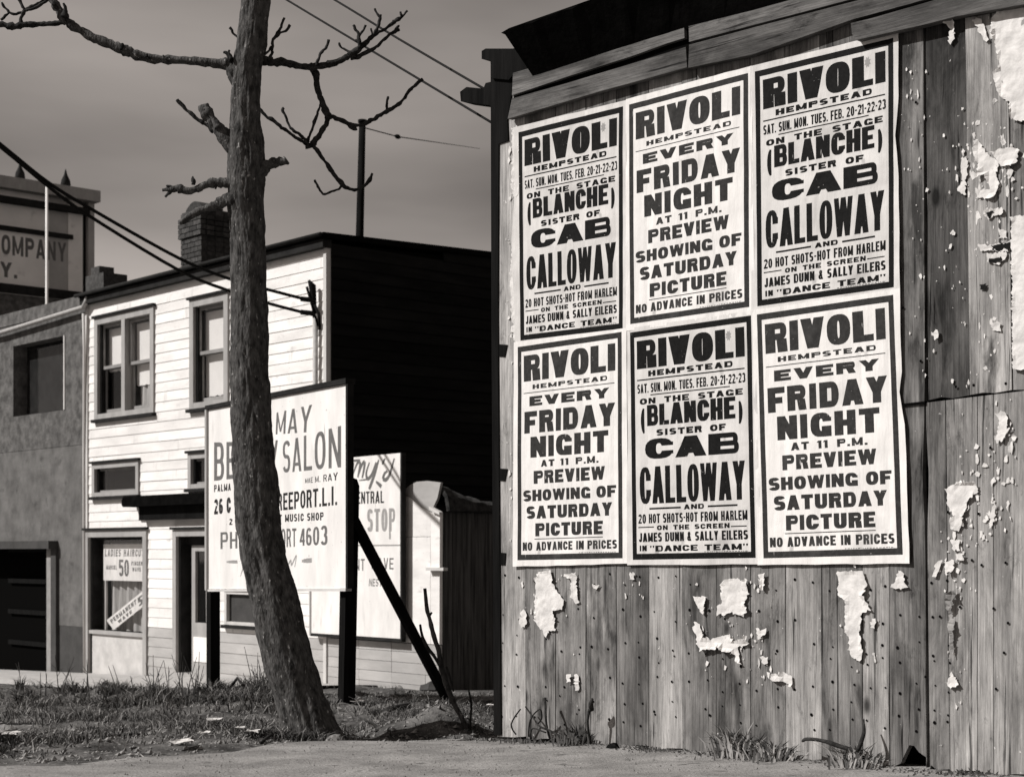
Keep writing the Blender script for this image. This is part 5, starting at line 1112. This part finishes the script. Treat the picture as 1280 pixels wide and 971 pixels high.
# ------------------------------------------------------------------ pavement in front of the house
V = []; Fc = []; nu = 60
for i in range(nu):
    u = -14 + 15 * i / (nu - 1)
    for d in (-.04, -.8, -1.6, -2.3, -2.32): p = HA.W(u, d, 0); V.append((p.x, p.y, G0(p.x, p.y) + (.05 if d > -2.31 else -.15)))
for i in range(nu - 1):
    for k in range(4): Fc.append((i * 5 + k, i * 5 + k + 1, (i + 1) * 5 + k + 1, (i + 1) * 5 + k))
link('pavement', V, Fc, 'pavement', kind='structure')

# ------------------------------------------------------------------ weeds, grass, litter
def blades(n, fn, hmin, hmax, wd, name, mt, lean_=.5):
    V = []; Fc = []
    for _ in range(n):
        r = fn()
        if not r: continue
        X, Y, hs = r; z = G(X, Y); h = random.uniform(hmin, hmax) * hs; a = random.uniform(0, 6.283); b = random.uniform(0, 6.283); l = h * random.uniform(.1, 1) * lean_
        dx, dy = math.cos(b) * l, math.sin(b) * l; wx, wy = math.cos(a) * wd, math.sin(a) * wd; k = len(V)
        V += [(X - wx, Y - wy, z - .01), (X + wx, Y + wy, z - .01), (X + dx * .35 + wx * .8, Y + dy * .35 + wy * .8, z + h * .6), (X + dx * .35 - wx * .8, Y + dy * .35 - wy * .8, z + h * .6), (X + dx, Y + dy, z + h * random.uniform(.8, 1))]
        Fc += [(k, k + 1, k + 2, k + 3), (k + 3, k + 2, k + 4)]
    o = link(name, V, Fc, mt, None); o['kind'] = 'stuff'; return o
def lot(dens):
    def f():
        Y = random.uniform(7.3, 16); X = random.uniform(-.33, .0) * Y + .0
        if Y < lerp_table(PATH_EDGE, X) + .05: return None
        if fbm(X * 1.1, Y * 1.1, 7) + .25 * random.random() < dens: return None
        return X, Y, 1
    return f
o = blades(4000, lot(.16), .01, .045, .0035, 'grass', 'grass_dark', 2.2)
o = blades(2600, lot(.12), .01, .04, .003, 'dry_grass', 'grass_pale', 2.6)
blades(6500, lot(.14), .012, .03, .0028, 'matted_grass', 'grass_pale', 5); blades(5000, lot(.06), .012, .03, .003, 'matted_litter', 'grass_dark', 5)
def bank():
    px = random.uniform(20, 345) if random.random() < .8 else random.uniform(440, 620); Z = random.gauss(13.6, .9) if px < 400 else random.uniform(10.5, 15)
    X = (px - CX) / F * Z
    k = fbm(X * 1.5, Z * 1.2, 11)
    if k < .02 + .10 * abs(px - 215) / 100: return None
    if px > 400: return X, Z, .3
    return X, Z, max(.3, .7 + 1.6 * k + .8 * noise.noise(Vector((X * 6, Z * 3, 2))))
blades(20000, bank, .02, .085, .005, 'tall_weeds', 'grass_dark', 1.6); blades(9000, bank, .02, .10, .003, 'dry_weeds', 'grass_pale', 1.8)
def scrub():
    cx_, cy_, sx_, sy_ = random.choice(((-1.75, 9.6, .28, .35), (-1.35, 9.0, .22, .25), (-2.75, 10.6, .3, .3), (-2.4, 7.75, .25, .12), (-.95, 12.2, .4, .35), (-.45, 11.0, .3, .4), (-3.3, 12.3, .6, .3), (-1.15, 8.45, .12, .12)))
    return random.gauss(cx_, sx_), random.gauss(cy_, sy_), 1
blades(9000, scrub, .015, .07, .003, 'dead_scrub', 'grass_dark', 2.2); blades(2600, scrub, .015, .08, .0025, 'dead_straw', 'grass_pale', 2.6)
def stalks():
    px = random.choice([random.gauss(195, 12), random.gauss(232, 10), random.gauss(248, 6), random.gauss(55, 25), random.gauss(130, 30), random.gauss(325, 6)]); Z = random.uniform(12, 14); return (px - CX) / F * Z, Z, 1
mb = MB()
for _ in range(46):
    X, Y, _h = stalks(); z = G(X, Y); h = random.uniform(.18, .42); dx = random.uniform(-.12, .12); p = [(X, Y, z - .02), (X + dx * .4, Y, z + h * .5), (X + dx, Y + .02, z + h)]
    mb.tube(p, [.006, .004, .002], 4)
    for k in range(2): s_ = random.uniform(.3, .8); b0 = Vector(p[0]).lerp(Vector(p[2]), s_); mb.tube([b0, b0 + Vector((random.uniform(-.06, .06), 0, random.uniform(.03, .08)))], [.003, .0015], 3)
o = mb.build('weed_stalks', 'grass_dark', None); o['kind'] = 'stuff'
# grass clumps against the barn foot
def clump(x0, x1, n, hmin, hmax, label, mt='grass_pale', fan=1):
    V = []; Fc = []; mi = []; c_ = BA.hit((x0 + x1) / 2, foot((x0 + x1) / 2)); cu = c_[0]; half = (BA.hit(x1, 930)[0] - BA.hit(x0, 930)[0]) / 2; cz = G(*BA.W(cu, -.1, 0)[:2])
    for _ in range(n):
        t_ = random.gauss(0, .45) if x1 - x0 < 300 else random.uniform(-1.2, 1.2); u = cu + half * max(-1, min(1, t_)) * .8; d = -.05 - abs(random.gauss(0, .06)); W0 = BA.W(u, d, 0); z = G(W0.x, W0.y); h = random.uniform(hmin, hmax) * (1 - .3 * min(1, abs(t_)))
        ln = (t_ * .5 + random.uniform(-.5, .5)) * h * fan; ld = -random.uniform(0, .4) * h; wd = random.uniform(.003, .006); k = len(V); a = random.uniform(-.5, .5)
        V += [(u - wd, d, z - .01), (u + wd, d + a * wd, z - .01), (u + ln * .4 + wd, d + ld * .3, z + h * .6), (u + ln * .4 - wd, d + ld * .3 + a * wd, z + h * .6), (u + ln, d + ld, z + h * random.uniform(.55, 1))]
        m_ = 0 if random.random() < .6 else 1; Fc += [(k, k + 1, k + 2, k + 3), (k + 3, k + 2, k + 4)]; mi += [m_, m_]
    return tag(link('grass_clump', V, Fc, [mt, 'grass_dark'], None, BA, (cu, -.06, cz), mi=mi), label, 'grass clump', 'grass clumps at the foot of the barn wall')
clump(714, 756, 150, .05, .15, 'dark grass clump at the barn foot beside the dead twiggy weed', 'grass_dark')
clump(905, 965, 230, .07, .19, 'tallest pale dry grass clump at the middle of the barn foot'); clump(950, 1015, 170, .05, .13, 'lower matted dry grass clump right of the tallest one', fan=1.8); clump(1050, 1118, 170, .05, .14, 'dry straw clump near the hole at the right of the barn foot', fan=1.6)
clump(630, 715, 120, .02, .06, 'thin low dark grass along the left end of the barn foot', 'grass_dark')['kind'] = 'stuff'; clump(1180, 1280, 90, .02, .05, 'sparse short grass at the right end of the barn foot', 'grass_dark')['kind'] = 'stuff'; clump(760, 900, 80, .015, .04, 'sparse stubble along the middle of the barn foot', 'grass_dark')['kind'] = 'stuff'
clump(628, 1290, 1500, .008, .035, 'fringe of dead grass along the barn foot', 'grass_dark', 1.5)['kind'] = 'stuff'
def weed(pxs, label, Z=None):
    b = BA.hit(*pxs[0][0][:2], -.1); o = thing('dead_weed', label, 'weed', BA, (b[0], -.1, b[1]))
    for i, pl in enumerate(pxs):
        q = smooth_line(pl, 4); mb = MB(); mb.tube([(BA.hit(p[0], p[1], -.1)[0], -.1 - .02 * math.sin(j * .3), BA.hit(p[0], p[1], -.1)[1]) for j, p in enumerate(q)], [p[2] / 2 / F * 7.8 for p in q], 6, jit=.3); mb.build('stem', 'twig', o, smooth=True)
Z7b = lambda x, y: (600 + x / zs, 713 + y / zs)
weed([[(*Z7b(330, 790), 3), (*Z7b(325, 720), 3), (*Z7b(318, 650), 3), (*Z7b(300, 600), 4)], [(*Z7b(230, 780), 2), (*Z7b(250, 700), 2), (*Z7b(290, 650), 2), (*Z7b(285, 690), 2), (*Z7b(260, 720), 2)], [(*Z7b(400, 790), 3), (*Z7b(340, 750), 3), (*Z7b(290, 730), 2.5), (*Z7b(250, 700), 2), (*Z7b(200, 640), 2)], [(*Z7b(170, 770), 2), (*Z7b(160, 720), 2), (*Z7b(200, 650), 2)], [(*Z7b(240, 790), 3), (*Z7b(260, 740), 2), (*Z7b(320, 760), 2)]], 'tangled dead twiggy weed at the left end of the barn foot')
weed([[(*Z7b(520, 800), 3), (*Z7b(520, 720), 3), (*Z7b(526, 650), 4)], [(*Z7b(526, 655), 6), (*Z7b(534, 625), 7), (*Z7b(540, 600), 3)]], 'single dead stalk with a dark seed head by the dark grass clump')
weed([[(940 + 240 / zs, 713 + 800 / zs, 4), (940 + 270 / zs, 713 + 790 / zs, 4), (940 + 330 / zs, 713 + 795 / zs, 4), (940 + 420 / zs, 713 + 830 / zs, 5), (940 + 480 / zs, 713 + 850 / zs, 3)], [(940 + 490 / zs, 713 + 860 / zs, 4), (940 + 520 / zs, 713 + 820 / zs, 5), (940 + 535 / zs, 713 + 760 / zs, 4), (940 + 520 / zs, 713 + 700 / zs, 2)]], 'bent woody weed between the two right grass clumps')
def rock(X, Y, r, label, mt='stone', flat=.6, grp=None):
    V = []; Fc = []; A, B = 10, 7
    for i in range(B):
        ph = math.pi * i / (B - 1)
        for j in range(A):
            th = 2 * math.pi * j / A; q = Vector((math.sin(ph) * math.cos(th), math.sin(ph) * math.sin(th), math.cos(ph))); k = 1 + .45 * noise.noise(q * 1.7 + Vector((X * 9, Y * 9, 0))); V.append((X + q.x * r * k, Y + q.y * r * k, G(X, Y) + .3 * r + q.z * r * flat * k))
    for i in range(B - 1):
        for j in range(A): Fc.append((i * A + j, (i + 1) * A + j, (i + 1) * A + (j + 1) % A, i * A + (j + 1) % A))
    return tag(link('stone', V, Fc, mt, None, WORLD, (X, Y, G(X, Y))), label, 'stone', grp)
rock(*at_depth(419, 8.35), .05, 'flat pale stone at the right foot of the tree trunk'); w0 = BA.W(BA.hit(788, 930)[0], -.12, 0); rock(w0.x, w0.y, .03, 'small dark round lump at the barn foot', 'darkwood', .9)
rock(*at_depth(5, 8.1), .07, 'pale stone at the left edge of the lot'); rock(*at_depth(340, 13), .06, 'small stone left of the sign post, behind the trunk')
rock(*at_depth(497, 17.5), .07, 'stone lying against the foot of the white shed'); rock(*at_depth(540, 16.8), .12, 'dark stone at the right corner of the white shed', 'stucco_dark')
w0 = BA.W(BA.hit(1165, 950)[0], -.09, 0); rock(w0.x, w0.y, .022, 'small pale stone beside the hole in the barn foot')
# scattered gravel and clods, one mass
V = []; Fc = []
for _ in range(11000):
    Y = random.uniform(6.6, 9.3) if random.random() < .6 else random.uniform(6.7, 16); X = random.uniform(-.33, .33) * Y; e = lerp_table(PATH_EDGE, X)
    if Y < e and random.random() < .35 + .5 * (fbm(X * 2, Y * 2, 5) < 0): continue
    if X > -.1 and Y > 8.1 - X: continue
    r = random.choice([.003, .004, .005, .007, .011, .018] if Y > e else [.002, .003, .003, .004, .006]); z = G(X, Y) + r * .2 + (.013 if Y < e else 0); k = len(V)
    V += [(X + r * random.uniform(.7, 1.3), Y, z), (X, Y + r, z), (X - r * random.uniform(.7, 1.3), Y, z), (X, Y - r, z), (X + r * .2, Y, z + r * random.uniform(.5, 1)), (X, Y, z - r)]
    Fc += [(k, k + 1, k + 4), (k + 1, k + 2, k + 4), (k + 2, k + 3, k + 4), (k + 3, k, k + 4)]
o = link('gravel', V, Fc, 'stone', None); o['kind'] = 'stuff'
def stick(a, b, Z0, Z1, wpx, label, mt='twig', name='stick', cat='stick', bend=0):
    mb = MB(); p, q = P(a[0], a[1], Z0), P(b[0], b[1], Z1); r = wpx / 2 / F * (Z0 + Z1) / 2
    p.z = G(p.x, p.y) + r * .8 + (.012 if 0 else 0); q.z = G(q.x, q.y) + r * .8; m_ = (p + q) / 2; m_.z = max(m_.z, G(m_.x, m_.y) + r * .6) + bend
    mb.tube([p, (p + m_) / 2, m_, (m_ + q) / 2, q], [r, r * 1.1, r, r * .9, r * .5], 7, jit=.3); tag(mb.build(name, mt, None, base=tuple(p), smooth=True), label, cat)
stick((129, 918), (176, 911), 8.7, 9.0, 4, 'dark stick lying on bare dirt at the left of the lot', bend=.01)
stick((486, 890), (556, 868), 11.3, 12.8, 7, 'thick dark fallen branch on the dirt between sign post and barn')
stick((420, 868), (490, 874), 12.2, 12.4, 4, 'crooked dark branch lying behind the right sign post')
stick((447, 890), (488, 913), 10.6, 8.7, 2.5, 'thin dark twig pointing away from the sign post towards the path', bend=.02)
stick((325, 946), (352, 922), 7.9, 8.5, 4, 'short dark stick leaning at the left foot of the trunk', bend=.03)
stick((510, 923), (592, 922), 8.6, 8.6, 2.5, 'pale straight stick along the path edge between trunk and barn', 'grass_pale')
stick((845, 931), (891, 935), 7.35, 7.15, 2.5, 'thin white stick lying on the path edge by the barn foot', 'trim_light')
stick((188, 960), (170, 936), 7.15, 7.5, 2, 'thin pale straw stick on the path at the lower left', 'grass_pale')
stick((278, 858), (315, 864), 14.2, 14.0, 4, 'dark bent branch in the weeds right of the left sign post', bend=.12)
def litter(px, Z, s_, label, mt='scrap'):
    X, Y = at_depth(px, Z); z = G(X, Y); V = []; Fc = []
    for i in range(4):
        for j in range(4): V.append((X + (i - 1.5) * s_ / 3 + random.uniform(-.1, .1) * s_, Y + (j - 1.5) * s_ / 2.4 + random.uniform(-.1, .1) * s_, z + .035 + random.uniform(0, .16) * s_))
    for i in range(3):
        for j in range(3): Fc.append((i * 4 + j, i * 4 + j + 4, i * 4 + j + 5, i * 4 + j + 1))
    o = link('paper_litter', V, Fc, mt, None, WORLD, (X, Y, z)); m_ = o.modifiers.new('t', 'SOLIDIFY'); m_.thickness = .002; return tag(o, label, 'litter', 'paper litter on the empty lot')
for a in ((447, 11.9, .10, 'white paper scrap on the ground just right of the right sign post'), (268, 9.4, .08, 'crumpled pale scrap in the grass left of the trunk, farther one'), (255, 8.6, .06, 'crumpled pale scrap in the dead grass left of the trunk, nearer one'),
          (315, 8.3, .07, 'pale scrap close to the left side of the trunk foot'), (228, 7.6, .09, 'flat pale scrap on the path edge at the lower left'), (614, 11.8, .06, 'small pale scrap in the dark gap beside the barn corner'), (10, 7.8, .12, 'large pale scrap at the left edge of the photo'), (300, 9.0, .05, 'tiny pale scrap in the weeds left of the trunk')): litter(*a)
